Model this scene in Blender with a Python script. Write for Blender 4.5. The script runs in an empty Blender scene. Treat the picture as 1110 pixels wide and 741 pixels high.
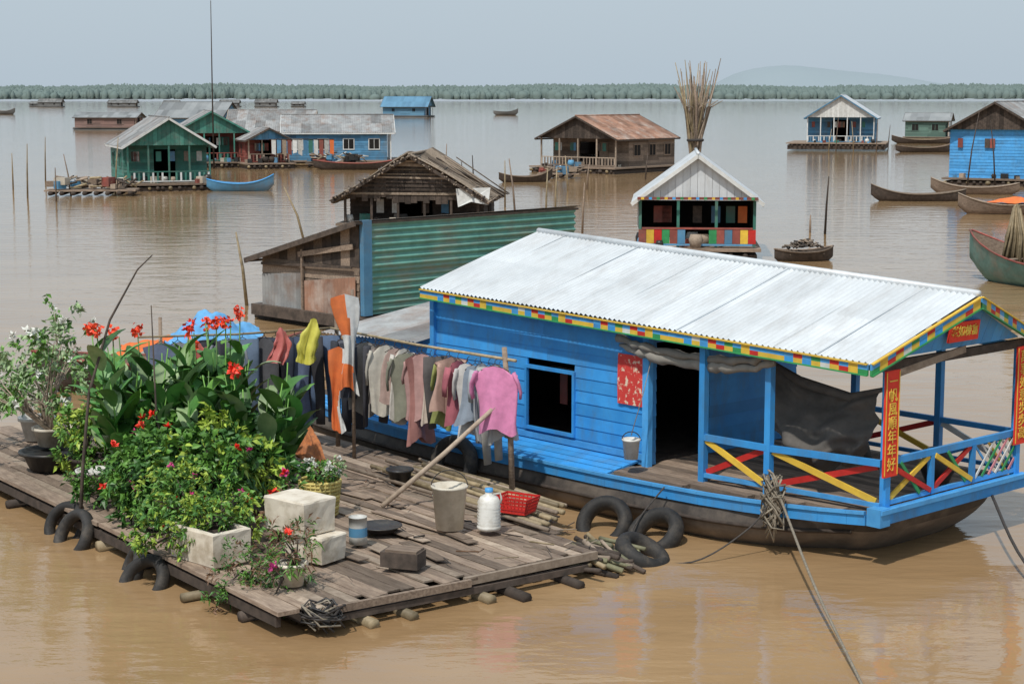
import bpy, math, random
from mathutils import Vector, Matrix
R=random.Random(7)
sc=bpy.context.scene
COL=sc.collection
pi=math.pi
D=math.radians
# ------------------------------------------------------------ materials
MATS={}
def mat(name,c1,c2=None,scale=4,rough=.7,metal=0,bump=.15,stretch=(1,1,1),tint=.6,dirt=None,dirtamt=.4,dscale=1.2,spec=.4,lo=.35,hi=.65,dstretch=(1,1,1)):
    if name in MATS: return MATS[name]
    m=bpy.data.materials.new(name); m.use_nodes=True
    nt=m.node_tree; N=nt.nodes; Lk=nt.links
    b=N['Principled BSDF']
    tc=N.new('ShaderNodeTexCoord'); mp=N.new('ShaderNodeMapping'); mp.inputs['Scale'].default_value=stretch
    Lk.new(tc.outputs['Object'],mp.inputs['Vector'])
    no=N.new('ShaderNodeTexNoise'); no.inputs['Scale'].default_value=scale; no.inputs['Detail'].default_value=6
    no.inputs['Roughness'].default_value=.65
    Lk.new(mp.outputs[0],no.inputs['Vector'])
    mr=N.new('ShaderNodeMapRange'); mr.inputs['From Min'].default_value=lo; mr.inputs['From Max'].default_value=hi
    Lk.new(no.outputs['Fac'],mr.inputs['Value'])
    if c2 is None: c2=tuple(x*.72 for x in c1)
    mx=N.new('ShaderNodeMix'); mx.data_type='RGBA'
    mx.inputs['A'].default_value=(*c1,1); mx.inputs['B'].default_value=(*c2,1)
    Lk.new(mr.outputs[0],mx.inputs['Factor'])
    out=mx.outputs['Result']
    if dirt is not None:
        md=N.new('ShaderNodeMapping'); md.inputs['Scale'].default_value=dstretch
        Lk.new(tc.outputs['Object'],md.inputs['Vector'])
        n2=N.new('ShaderNodeTexNoise'); n2.inputs['Scale'].default_value=dscale; n2.inputs['Detail'].default_value=8
        n2.inputs['Roughness'].default_value=.7
        Lk.new(md.outputs[0],n2.inputs['Vector'])
        r2=N.new('ShaderNodeMapRange'); r2.inputs['From Min'].default_value=.48; r2.inputs['From Max'].default_value=.72
        r2.inputs['To Max'].default_value=dirtamt
        Lk.new(n2.outputs['Fac'],r2.inputs['Value'])
        m2=N.new('ShaderNodeMix'); m2.data_type='RGBA'; m2.inputs['B'].default_value=(*dirt,1)
        Lk.new(r2.outputs[0],m2.inputs['Factor']); Lk.new(out,m2.inputs['A']); out=m2.outputs['Result']
    at=N.new('ShaderNodeAttribute'); at.attribute_name='tint'
    ma=N.new('ShaderNodeMath'); ma.operation='MULTIPLY_ADD'; ma.inputs[1].default_value=tint; ma.inputs[2].default_value=1-tint/2
    Lk.new(at.outputs['Fac'],ma.inputs[0])
    vm=N.new('ShaderNodeVectorMath'); vm.operation='SCALE'
    Lk.new(out,vm.inputs[0]); Lk.new(ma.outputs[0],vm.inputs['Scale'])
    Lk.new(vm.outputs[0],b.inputs['Base Color'])
    b.inputs['Roughness'].default_value=rough; b.inputs['Metallic'].default_value=metal
    b.inputs['Specular IOR Level'].default_value=spec
    if bump>0:
        bu=N.new('ShaderNodeBump'); bu.inputs['Strength'].default_value=bump; bu.inputs['Distance'].default_value=.02
        Lk.new(no.outputs['Fac'],bu.inputs['Height']); Lk.new(bu.outputs[0],b.inputs['Normal'])
    MATS[name]=m; return m
blue=mat('blue_paint',(.035,.26,.64),(.05,.32,.72),2.5,.5,dirt=(.09,.17,.26),dirtamt=.7,dscale=2.2,tint=.30,dstretch=(1,1,.4))
bluel=mat('pale_blue_paint',(.09,.38,.76),(.06,.31,.68),5,.5,dirt=(.08,.14,.2),dirtamt=.5,tint=.3)
bluef=mat('faded_blue_paint',(.10,.28,.46),(.07,.21,.36),2,.6,dirt=(.17,.18,.18),dirtamt=.8,dscale=.8,tint=.6)
wood=mat('weathered_wood',(.29,.222,.168),(.165,.12,.09),7,.85,stretch=(.5,3,3),dirt=(.08,.058,.044),dirtamt=.5,tint=.85,bump=.5)
woodl=mat('pale_wood',(.36,.29,.225),(.24,.185,.14),9,.85,tint=.7,bump=.4)
woodg=mat('grey_thatch',(.27,.22,.17),(.15,.115,.085),12,.95,tint=1.0,bump=.6)
wooddk=mat('dark_wood',(.09,.068,.055),(.042,.033,.027),6,.85,tint=.8,bump=.4)
bamboo=mat('bamboo',(.33,.26,.16),(.18,.14,.08),6,.6,tint=.8)
hullm=mat('tarred_hull_wood',(.07,.058,.05),(.035,.03,.027),3,.6,dirt=(.18,.145,.115),dirtamt=.8,dscale=1.0,tint=.5,bump=.3)
hullb=mat('muddy_hull_wood',(.20,.165,.135),(.115,.095,.078),2.2,.65,dirt=(.07,.055,.045),dirtamt=.75,dscale=1.3,tint=.4,bump=.3,dstretch=(.5,.5,2))
zinc=mat('zinc_sheet',(.66,.695,.72),(.57,.605,.63),1.6,.42,metal=.15,dirt=(.36,.34,.32),dirtamt=.45,dscale=1.6,tint=.14,bump=.05,dstretch=(2.2,.5,.5))
zincd=mat('grey_zinc_sheet',(.33,.34,.34),(.22,.22,.22),2,.6,metal=.1,dirt=(.20,.12,.08),dirtamt=.75,tint=.7,bump=.05)
zincg=mat('green_zinc_sheet',(.15,.36,.30),(.10,.26,.22),2.5,.5,metal=.1,dirt=(.30,.24,.19),dirtamt=.85,dscale=1.1,tint=.5,bump=.05,dstretch=(.4,1,1.5))
rust=mat('rusty_sheet',(.33,.18,.12),(.18,.10,.07),1.2,.8,dirt=(.42,.37,.33),dirtamt=.8,dscale=.9,tint=.6,bump=.05)
green=mat('green_paint',(.06,.23,.18),(.04,.17,.135),3,.6,dirt=(.15,.15,.13),dirtamt=.8,tint=.6)
redp=mat('red_paint',(.60,.03,.025),(.48,.025,.02),6,.5,tint=.3,dirt=(.25,.04,.03),dirtamt=.3)
redd=mat('faded_red_paint',(.30,.08,.06),(.2,.055,.045),3,.7,tint=.5,dirt=(.15,.1,.08),dirtamt=.7)
yelp=mat('yellow_paint',(.75,.50,.06),(.63,.40,.05),6,.5,tint=.3,dirt=(.3,.2,.08),dirtamt=.3)
grnp=mat('leaf_green_paint',(.04,.30,.10),(.03,.22,.08),6,.5,tint=.3)
whitep=mat('white_paint',(.70,.71,.70),(.58,.59,.57),5,.5,tint=.2,dirt=(.35,.32,.28),dirtamt=.5)
pinkp=mat('pink_paint',(.62,.25,.28),(.5,.2,.22),5,.5,tint=.2)
oran=mat('orange_cloth',(.75,.19,.05),(.62,.14,.04),5,.8,tint=.3,dirt=(.4,.15,.06),dirtamt=.5)
goldp=mat('gold_paint',(.82,.58,.10),(.72,.48,.07),5,.4,tint=.1)
rubber=mat('tyre_rubber',(.035,.033,.032),(.02,.02,.02),9,.7,dirt=(.14,.115,.09),dirtamt=.55,dscale=5)
dark=mat('interior_shade',(.018,.016,.014),(.010,.009,.009),3,.9,bump=0)  # near-black base colour stands for the shade inside rooms and windows
foam=mat('foam_block',(.72,.66,.56),(.58,.51,.41),2.5,.7,dirt=(.28,.22,.14),dirtamt=.8,dscale=2.6,bump=.1)
plasw=mat('white_plastic',(.66,.66,.63),(.52,.51,.47),5,.4,dirt=(.34,.29,.23),dirtamt=.5,dscale=5)
plasc=mat('cream_plastic',(.62,.58,.50),(.50,.46,.38),5,.45,dirt=(.33,.28,.21),dirtamt=.6,dscale=4)
plasb=mat('black_plastic',(.03,.03,.032),(.02,.02,.02),5,.4,dirt=(.12,.1,.08),dirtamt=.5,dscale=5)
rope=mat('rope_fibre',(.30,.26,.20),(.17,.15,.12),30,.9)
roped=mat('dark_rope',(.06,.055,.05),(.035,.03,.03),30,.9)
def leafmat(n,a,b): return mat(n,a,b,6,.45,tint=1.0,bump=0)
leafd=leafmat('leaf_dark',(.055,.155,.03),(.035,.105,.02))
leafm=leafmat('leaf_mid',(.125,.27,.045),(.08,.20,.03))
leafy=leafmat('leaf_yellow',(.34,.43,.06),(.22,.34,.045))
leafp=leafmat('leaf_pale',(.32,.42,.22),(.20,.31,.14))
leafc=leafmat('canna_leaf',(.12,.30,.075),(.07,.22,.055))
leafw=leafmat('leaf_dry',(.24,.14,.08),(.13,.07,.04))
flred=mat('red_petal',(.72,.025,.02),(.85,.07,.03),8,.5,tint=.5,bump=0)
flor=mat('orange_red_petal',(.82,.09,.025),(.75,.05,.02),8,.5,tint=.5,bump=0)
flpink=mat('pink_petal',(.62,.06,.25),(.5,.04,.2),8,.5,tint=.5,bump=0)
flwhite=mat('white_petal',(.80,.80,.74),None,8,.5,tint=.3,bump=0)
treem=mat('hazy_foliage',(.165,.215,.205),(.15,.198,.188),.012,1,tint=.06,bump=0,spec=0)  # distance haze is mixed into the foliage colour
hillm=mat('hazy_hill',(.285,.34,.372),(.278,.334,.365),.002,1,tint=0,bump=0,spec=0)  # hill colour paled towards the sky to imitate distance haze
farw=mat('hazy_wood',(.19,.19,.185),(.13,.135,.135),.3,.9,tint=.5,bump=0,spec=.1)  # far house and boat materials from here: haze put into the base colours
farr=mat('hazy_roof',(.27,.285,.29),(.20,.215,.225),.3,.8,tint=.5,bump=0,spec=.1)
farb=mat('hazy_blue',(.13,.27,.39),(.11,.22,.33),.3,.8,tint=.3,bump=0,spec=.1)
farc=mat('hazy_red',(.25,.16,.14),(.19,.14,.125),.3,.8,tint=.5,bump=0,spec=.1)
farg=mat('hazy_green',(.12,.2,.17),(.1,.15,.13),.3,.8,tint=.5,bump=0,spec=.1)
def cloth(n,c): return mat('cloth_'+n,c,tuple(x*.75 for x in c),6,.85,tint=.4,bump=.2)
# ------------------------------------------------------------ mesh builder
class MB:
    def __init__(s): s.V=[];s.F=[];s.M=[];s.T=[];s.mats=[];s.sm=[]
    def mi(s,m):
        if m not in s.mats: s.mats.append(m)
        return s.mats.index(m)
    def add(s,vs,fs,m,t=None,smooth=False):
        if t is None: t=R.random()
        o=len(s.V); s.V+= [tuple(v) for v in vs]; k=s.mi(m)
        for f in fs: s.F.append([i+o for i in f]); s.M.append(k); s.T.append(t); s.sm.append(smooth)
    def hexa(s,v,m,t=None):
        s.add(v,[(0,3,2,1),(4,5,6,7),(0,1,5,4),(1,2,6,5),(2,3,7,6),(3,0,4,7)],m,t)
    def box(s,c,size,m,rz=0,t=None,taper=1):
        x,y,z=[a/2 for a in size]; v=[]
        for dz,k in((-z,1),(z,taper)):
            for dx,dy in((-x,-y),(x,-y),(x,y),(-x,y)):
                p=Vector((dx*k,dy*k,dz))
                p.rotate(Matrix.Rotation(rz,3,'Z')); v.append(p+Vector(c))
        s.hexa(v,m,t)
    def beam(s,p,q,w,h,m,t=None,up=(0,0,1)):
        p=Vector(p);q=Vector(q);d=(q-p).normalized();u=Vector(up)
        if abs(d.dot(u))>.98: u=Vector((0,1,0))
        a=d.cross(u).normalized()*w/2; b=a.cross(d).normalized()*h/2
        v=[p-a-b,p+a-b,q+a-b,q-a-b,p-a+b,p+a+b,q+a+b,q-a+b]; s.hexa(v,m,t)
    def tube(s,pts,r,m,n=6,t=None,cap=True,smooth=True,flat=1):
        pts=[Vector(p) for p in pts]; k=len(pts)
        if not hasattr(r,'__len__'): r=[r]*k
        V=[];a=None
        for i,p in enumerate(pts):
            d=(pts[min(i+1,k-1)]-pts[max(i-1,0)]).normalized()
            if a is None:
                a=d.cross(Vector((0,0,1)))
                if a.length<.05: a=Vector((1,0,0))
            a=(a-d*a.dot(d)).normalized(); b=d.cross(a)
            for j in range(n):
                an=2*pi*j/n; V.append(p+a*math.cos(an)*r[i]+b*math.sin(an)*r[i]*flat)
        F=[]
        for i in range(k-1):
            for j in range(n): F.append((i*n+j,i*n+(j+1)%n,(i+1)*n+(j+1)%n,(i+1)*n+j))
        if cap: F.append(tuple(range(n))[::-1]); F.append(tuple((k-1)*n+j for j in range(n)))
        s.add(V,F,m,t,smooth)
    def lathe(s,c,prof,m,n=20,t=None):
        V=[];F=[]
        for r,z in prof:
            for j in range(n):
                a=2*pi*j/n; V.append((c[0]+r*math.cos(a),c[1]+r*math.sin(a),c[2]+z))
        for i in range(len(prof)-1):
            for j in range(n): F.append((i*n+j,i*n+(j+1)%n,(i+1)*n+(j+1)%n,(i+1)*n+j))
        s.add(V,F,m,t,True)
    def torus(s,c,Rr,r,m,ax=(0,0,1),n=24,k=8):
        ax=Vector(ax).normalized(); q=Vector((0,0,1)).rotation_difference(ax); V=[];F=[]
        for i in range(n):
            for j in range(k):
                a=2*pi*i/n;b=2*pi*j/k
                p=Vector(((Rr+r*math.cos(b))*math.cos(a),(Rr+r*math.cos(b))*math.sin(a),r*1.25*math.sin(b)))
                V.append(q@p+Vector(c))
        for i in range(n):
            for j in range(k): F.append((i*k+j,((i+1)%n)*k+j,((i+1)%n)*k+(j+1)%k,i*k+(j+1)%k))
        s.add(V,F,m,None,True)
    def corr(s,a,b,c,d,m,pitch=.09,amp=.014,seg=4,rows=3,sheet=.8,sag=0):
        """corrugated sheet a-b bottom edge, d-c top edge, ridges run from a to d"""
        a,b,c,d=map(Vector,(a,b,c,d)); Lh=(b-a).length; n=max(8,int(Lh/pitch)*seg)
        nr=((b-a).cross(d-a)).normalized(); base=len(s.V); k=s.mi(m)
        for j in range(rows+1):
            v=j/rows
            for i in range(n+1):
                u=i/n; p=(a*(1-u)+b*u)*(1-v)+(d*(1-u)+c*u)*v
                o=amp*math.sin(2*pi*i/seg)+sag*math.sin(u*5.1+v*3)
                s.V.append(tuple(p+nr*o))
        ts=[[R.random() for _ in range(400)] for _ in range(rows)]
        for j in range(rows):
            for i in range(n):
                o=base+j*(n+1)+i
                s.F.append([o,o+1,o+n+2,o+n+1]); s.M.append(k); s.T.append(ts[j//3 if rows>3 else 0][int(i/n*Lh/sheet)]); s.sm.append(True)
    def clap(s,p,q,z0,z1,nr,m,bh=.16,holes=(),out=.03):
        """lapped boards on the wall p-q (xy), outward normal nr; holes=(u0,u1,z0,z1)"""
        p=Vector((p[0],p[1],0));q=Vector((q[0],q[1],0));nr=Vector((nr[0],nr[1],0));L=(q-p).length;d=(q-p)/L
        nb=max(1,round((z1-z0)/bh)); bh=(z1-z0)/nb
        for i in range(nb):
            a=z0+i*bh;b=a+bh*.985; segs=[(0,L)]
            for h in holes:
                if a<h[3]-.01 and b>h[2]+.01:
                    ns=[]
                    for (x,y) in segs:
                        if h[0]>x: ns.append((x,min(y,h[0])))
                        if h[1]<y: ns.append((max(x,h[1]),y))
                    segs=[g for g in ns if g[1]-g[0]>.02]
            for (x,y) in segs:
                cuts=[x]
                while y-cuts[-1]>3.2: cuts.append(cuts[-1]+R.uniform(1.8,3))
                cuts.append(y)
                for x0,x1 in zip(cuts[:-1],cuts[1:]):
                    A=p+d*x0;B=p+d*(x1-.003)
                    za=Vector((0,0,a));zb=Vector((0,0,b))
                    s.hexa([A-nr*.02+za,B-nr*.02+za,B+nr*out+za,A+nr*out+za,A-nr*.02+zb,B-nr*.02+zb,B+nr*.008+zb,A+nr*.008+zb],m)
    def leaf(s,p,d,up,L,w,m,t=None,droop=.25):
        d=Vector(d).normalized();u=Vector(up)-d*Vector(up).dot(d)
        if u.length<.01: u=Vector((1,0,0))
        u.normalize();a=d.cross(u);p=Vector(p)
        mid=p+d*L*.45+u*L*.06
        tip=p+d*L-Vector((0,0,1))*L*droop
        s.add([p,mid+a*w/2-u*w*.15,tip,mid-a*w/2-u*w*.15,mid],[(0,1,4),(1,2,4),(2,3,4),(3,0,4)],m,t,False)
    def blade(s,p,d,L,w,m,seg=4,droop=.3,t=None):
        """broad long leaf, curving outward"""
        d=Vector(d).normalized();p=Vector(p);side=d.cross(Vector((0,0,1)))
        if side.length<.05: side=Vector((math.cos(L*50),math.sin(L*50),0))
        side.normalize();V=[];F=[];cur=p
        for i in range(seg+1):
            u=i/seg; ww=w/2*math.sin(pi*min(.97,u*.9+.07))**.8
            nrm=side.cross(d).normalized()
            V+= [cur-side*ww+nrm*ww*.25,cur,cur+side*ww+nrm*ww*.25]
            cur=cur+d*L/seg; d=(d-Vector((0,0,1))*droop/seg*1.5).normalized()
        for i in range(seg):
            o=i*3; F+=[(o,o+1,o+4,o+3),(o+1,o+2,o+5,o+4)]
        s.add(V,F,m,t,True)
    def obj(s,name,parent=None,label=None,cat=None,loc=None,rz=0,group=None,kind=None):
        me=bpy.data.meshes.new(name); me.from_pydata(s.V,[],s.F)
        for m in s.mats: me.materials.append(m)
        me.polygons.foreach_set('material_index',s.M); me.polygons.foreach_set('use_smooth',s.sm)
        at=me.attributes.new('tint','FLOAT','FACE'); at.data.foreach_set('value',s.T)
        me.update(); o=bpy.data.objects.new(name,me); COL.objects.link(o)
        if parent: o.parent=parent
        if loc is not None: o.location=loc
        o.rotation_euler=(0,0,rz)
        tag(o,label,cat,group,kind); return o
def tag(o,label=None,cat=None,group=None,kind=None):
    if label:o['label']=label
    if cat:o['category']=cat
    if group:o['group']=group
    if kind:o['kind']=kind
def empty(name,label,cat,loc,rz=0,group=None):
    o=bpy.data.objects.new(name,None);o.empty_display_size=.5;COL.objects.link(o);o.location=loc;o.rotation_euler=(0,0,rz)
    tag(o,label,cat,group);return o
def textmesh(txt,size,m,name,parent,mw,vertical=False,ext=.004,off=.002):
    cu=bpy.data.curves.new(name,'FONT');cu.body='\n'.join(txt) if vertical else txt
    cu.size=size;cu.align_x='CENTER';cu.align_y='CENTER';cu.extrude=ext;cu.space_line=.95;cu.offset=off
    t=bpy.data.objects.new(name,cu);COL.objects.link(t)
    bpy.context.view_layer.update()
    me=bpy.data.meshes.new_from_object(t.evaluated_get(bpy.context.evaluated_depsgraph_get()))
    bpy.data.objects.remove(t)
    me.materials.clear();me.materials.append(m)
    o=bpy.data.objects.new(name,me);COL.objects.link(o);o.parent=parent;o.matrix_local=mw;return o
# ------------------------------------------------------------ setting
m=MB(); S=9000
m.add([(-S,-60,0),(S,-60,0),(S,S,0),(-S,S,0)],[(0,1,2,3)],None,.5)
def watermat():
    w=bpy.data.materials.new('muddy_water');w.use_nodes=True;nt=w.node_tree;N=nt.nodes;L=nt.links;b=N['Principled BSDF']
    tc=N.new('ShaderNodeTexCoord')
    def noise(sx,sy,scale,det):
        mp=N.new('ShaderNodeMapping');mp.inputs['Scale'].default_value=(sx,sy,1);L.new(tc.outputs['Object'],mp.inputs[0])
        n=N.new('ShaderNodeTexNoise');n.inputs['Scale'].default_value=scale;n.inputs['Detail'].default_value=det;L.new(mp.outputs[0],n.inputs[0]);return n
    n1=noise(.55,1.1,1.0,2);n2=noise(.7,1.5,4.0,3);n3=noise(1,.5,.12,4);n4=noise(.5,1.2,.35,5)
    mx=N.new('ShaderNodeMix');mx.data_type='RGBA';mx.inputs['A'].default_value=(.29,.18,.088,1);mx.inputs['B'].default_value=(.38,.25,.132,1)
    av=N.new('ShaderNodeMath');av.operation='MULTIPLY_ADD';av.inputs[1].default_value=.5;L.new(n4.outputs['Fac'],av.inputs[0])
    hf=N.new('ShaderNodeMath');hf.operation='MULTIPLY';hf.inputs[1].default_value=.5;L.new(n3.outputs['Fac'],hf.inputs[0]);L.new(hf.outputs[0],av.inputs[2])
    mr=N.new('ShaderNodeMapRange');mr.inputs['From Min'].default_value=.38;mr.inputs['From Max'].default_value=.62;L.new(av.outputs[0],mr.inputs['Value'])
    L.new(mr.outputs[0],mx.inputs['Factor']);L.new(mx.outputs['Result'],b.inputs['Base Color'])
    b.inputs['Roughness'].default_value=.04;b.inputs['IOR'].default_value=1.36;b.inputs['Specular IOR Level'].default_value=.65
    ad=N.new('ShaderNodeMath');ad.operation='MULTIPLY_ADD';ad.inputs[1].default_value=.24;L.new(n2.outputs['Fac'],ad.inputs[0]);L.new(n1.outputs['Fac'],ad.inputs[2])
    bu=N.new('ShaderNodeBump');bu.inputs['Strength'].default_value=.38;bu.inputs['Distance'].default_value=.085;L.new(ad.outputs[0],bu.inputs['Height'])
    L.new(bu.outputs[0],b.inputs['Normal']);return w
wm=watermat(); m.mats=[wm]
m.obj('water',kind='structure')
m=MB(); RF=random.Random(3)
def ico(m,c,r,mt):
    g=[]
    n=6
    for i in range(4):
        for j in range(n):
            a=2*pi*(j+.5*(i%2))/n; ph=-.3+i*.6
            k=RF.uniform(.85,1.1)
            g.append((c[0]+r[0]*math.cos(a)*math.cos(ph)*k,c[1]+r[1]*math.sin(a)*math.cos(ph)*k,c[2]+r[2]*math.sin(ph)*k))
    g.append((c[0],c[1],c[2]+r[2]*1.0))
    F=[]
    for i in range(3):
        for j in range(n): F.append((i*n+j,i*n+(j+1)%n,(i+1)*n+(j+1)%n,(i+1)*n+j))
    for j in range(n): F.append((3*n+j,3*n+(j+1)%n,4*n))
    m.add(g,F,mt,RF.random(),True)
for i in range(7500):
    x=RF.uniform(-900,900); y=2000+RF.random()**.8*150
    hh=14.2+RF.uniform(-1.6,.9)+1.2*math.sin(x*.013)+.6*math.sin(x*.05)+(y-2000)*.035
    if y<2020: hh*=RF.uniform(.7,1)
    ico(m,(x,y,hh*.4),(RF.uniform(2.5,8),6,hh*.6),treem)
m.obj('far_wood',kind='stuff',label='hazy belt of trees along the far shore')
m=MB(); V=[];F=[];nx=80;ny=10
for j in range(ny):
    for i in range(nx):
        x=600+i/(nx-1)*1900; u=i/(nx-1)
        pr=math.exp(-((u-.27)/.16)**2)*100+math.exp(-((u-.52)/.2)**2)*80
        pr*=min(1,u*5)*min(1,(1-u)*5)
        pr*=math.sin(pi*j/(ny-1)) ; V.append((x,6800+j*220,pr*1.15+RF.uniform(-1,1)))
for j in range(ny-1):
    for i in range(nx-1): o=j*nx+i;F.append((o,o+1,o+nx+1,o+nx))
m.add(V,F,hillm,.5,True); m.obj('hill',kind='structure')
# ------------------------------------------------------------ boats
def boat(name,label,loc,rz,L,W,H,mo,mi_,rimm,bow=.6,stern=.3,group=None,thw=3):
    e=empty(name,label,'boat',loc,rz,group); m=MB(); n=18;k=7
    def sec(t,sh):
        w=(W/2-sh)*max(.02,(1-abs(2*t-1)**2.6))**.8
        zt=H+bow*max(0,2*t-1)**2.2+stern*max(0,1-2*t)**2.2
        zb=-.12+(zt*.75)*max(0,abs(2*t-1)-.75)*2.6+sh
        return w,zt,zb
    for sh,mm in((0,mo),(.035,mi_)):
        V=[];F=[]
        for i in range(n+1):
            t=i/n;w,zt,zb=sec(t,sh);x=(t-.5)*(L-sh*2)
            for j in range(k):
                a=pi*j/(k-1); yy=-math.cos(a)*w*(1 if j in(0,k-1) else .93);zz=zt-(zt-zb)*max(0,math.sin(a))**.7
                V.append((x,yy,zz))
        for i in range(n):
            for j in range(k-1):
                F.append((i*k+j,(i+1)*k+j,(i+1)*k+j+1,i*k+j+1) if sh else (i*k+j,i*k+j+1,(i+1)*k+j+1,(i+1)*k+j))
        m.add(V,F,mm,.5,True)
    m.obj('hull',e)
    m=MB()
    for sg in(-1,1):
        pts=[]
        for i in range(n+1):
            w,zt,zb=sec(i/n,0);pts.append(((i/n-.5)*L,sg*w,zt))
        m.tube(pts,.035,rimm,5)
    m.obj('gunwale',e)
    for i in range(thw):
        t=.25+.5*i/max(1,thw-1); w,zt,zb=sec(t,.04)
        m=MB();m.box(((t-.5)*L,0,zt-.1),(.2,w*1.9,.03),woodl);m.obj('seat',e)
    return e
# ------------------------------------------------------------ floating houses
def house(name,label,loc,rot,W,L,ze,za,wm,rm,gm,dz=.5,porch=1.3,oh=.35,ext=(.3,.3,.5,.3),posts=3,rail=None,trim=None,side=True,deck=wood,ribs=.2,wside=2,cat='floating house',frontwall=True,postm=None,group=None,junk=0,rough=0,door=True,logm=None,opening=True,ftrim=None,pw=.12):
    e=empty(name,label,cat,loc,rot,group)
    w=W/2;l=L/2
    m=MB()
    m.box(((ext[1]-ext[0])/2,(ext[3]-ext[2])/2,dz-.06),(W+ext[0]+ext[1],L+ext[2]+ext[3],.12),deck)
    for i in range(int((W+ext[0]+ext[1])/.5)):
        x=-w-ext[0]+.25+i*.5+R.uniform(-.1,.1)
        m.tube([(x,-l-ext[2]-R.uniform(-.1,.25),dz-.3),(x,l+ext[3]+.1,dz-.3)],R.uniform(.1,.15),logm or (bamboo if i%3==0 else wooddk),7)
    m.box(((ext[1]-ext[0])/2,(ext[3]-ext[2])/2,dz-.5),(W+ext[0]+ext[1]-.3,L+ext[2]+ext[3]-.3,.5),logm or wooddk)
    m.obj('pontoon',e)
    m=MB(); bh=.22
    yf=-l+porch
    for sg in(-1,1):
        a,b=((sg*w,yf),(sg*w,l))
        if side: m.clap(a,b,dz,ze,(sg,0),wm,bh)
    m.clap((-w,l),(w,l),dz,ze,(0,1),wm,bh)
    if frontwall: m.clap((-w,yf),(w,yf),dz,ze,(0,-1),wm,bh,holes=((W*.36,W*.62,dz,dz+(ze-dz)*.82),) if opening else ())
    m.box((0,l-.4,(dz+ze)/2),(W-.1,.05,ze-dz),dark)  # near-black board imitates shade inside the house
    m.obj('wall',e)
    if side:
      for sg in(-1,1):
        for i in range(wside):
            y=yf+(l-yf)*(i+.5)/wside
            wi=empty('window',None,None,(0,0,0));wi.parent=e
            m=MB();m.box((sg*(w+.035),y,dz+(ze-dz)*.55),(.03,.9,.9),dark);m.obj('painted_opening',wi)  # near-black panel on the wall imitates a shaded window opening
            m=MB()
            for dy,dzz,sy,sz in((0,.47,1.04,.08),(0,-.47,1.04,.08),(.48,0,.08,.86),(-.48,0,.08,.86),(0,0,.04,.86)):
                m.box((sg*(w+.055),y+dy,dz+(ze-dz)*.55+dzz),(.05,sy,sz),trim or wm)
            m.obj('window_frame',wi)
    if frontwall and door:
        m=MB();x0=-w+W*.62
        m.box((x0+.45,yf-.05,dz+(ze-dz)*.41),(.85,.04,(ze-dz)*.8),trim or wm);m.obj('door',e)
    m=MB();yb=l+oh;y0=-l-oh; k=(za-ze)/w; zo=ze-k*oh
    m.corr((w+oh,y0,zo),(w+oh,yb,zo),(0,yb,za),(0,y0,za),rm,pitch=ribs,amp=.02+rough*.05,rows=6,sheet=.9,sag=rough*.12)
    m.corr((-w-oh,yb,zo),(-w-oh,y0,zo),(0,y0,za),(0,yb,za),rm,pitch=ribs,amp=.02+rough*.05,rows=6,sheet=.9,sag=rough*.12)
    m.tube([(0,y0,za+.02),(0,yb,za+.02)],.07,rm,6)
    if rough:
        for i in range(110):
            sg=R.choice((-1,1));u=R.random();x=sg*(w+oh)*u;z=za-(za-zo)*u
            m.tube([(x,y0-R.uniform(0,.3),z-R.uniform(-.1,.16)),(x+R.uniform(-.3,.3),y0+R.uniform(.3,1.6),z+R.uniform(-.02,.14))],R.uniform(.02,.05),R.choice([woodg,woodl,wooddk]),4)
        for i in range(30):
            sg=R.choice((-1,1));y=R.uniform(y0,yb)
            m.tube([(sg*(w+oh+R.uniform(-.1,.25)),y,zo-R.uniform(0,.12)),(sg*w*R.uniform(.0,.4),y+R.uniform(-.5,.5),za-(za-ze)*.2+R.uniform(0,.15))],.03,R.choice([woodg,woodl,wooddk]),4)
    ro=m.obj('roof',e)
    m=MB();ft=ftrim or trim or wooddk
    for yy in(y0,yb):
        for sg in(-1,1): m.beam((sg*(w+oh),yy,zo-.07),(0,yy,za-.07),.05,.14,ft)
    for sg in(-1,1): m.beam((sg*(w+oh-.03),y0+.06,zo-.08),(sg*(w+oh-.03),yb-.06,zo-.08),.04,.12,ft)
    m.obj('fascia',ro)
    for yy,sg in((-l,-1),(l,1)):
        m=MB();n=max(6,int(W/.28))
        for i in range(n):
            xa=-w+W*i/n;xb=-w+W*(i+.96)/n
            ha=za-k*abs(xa)-.04;hb=za-k*abs(xb)-.04
            if min(ha,hb)<ze+.02: ha=max(ha,ze+.02);hb=max(hb,ze+.02)
            lo_=ze-.12-(R.uniform(0,.35) if rough else 0)
            m.hexa([(xa,yy-.03,lo_),(xb,yy-.03,lo_),(xb,yy+.03,lo_),(xa,yy+.03,lo_),(xa,yy-.03,ha),(xb,yy-.03,hb),(xb,yy+.03,hb),(xa,yy+.03,ha)],gm)
        if rough and sg<0:
            for q in range(9):
                z=ze+(za-ze)*(q/9.5);hw=(za-z)/k*.97
                m.beam((-hw,yy-.06,z+R.uniform(-.05,.05)),(hw,yy-.06,z+R.uniform(-.05,.05)),.03,R.uniform(.05,.16),R.choice([woodg,woodg,wooddk,woodl]))
        m.obj('gable',e)
    if posts:
        for i in range(posts+1):
            x=-w+.06+(W-.12)*i/posts
            m=MB();m.box((x,-l+.05,(dz+ze-.13)/2+.03),(.11,.11,ze-.15-dz),postm or trim or woodl);m.obj('post',e)
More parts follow.
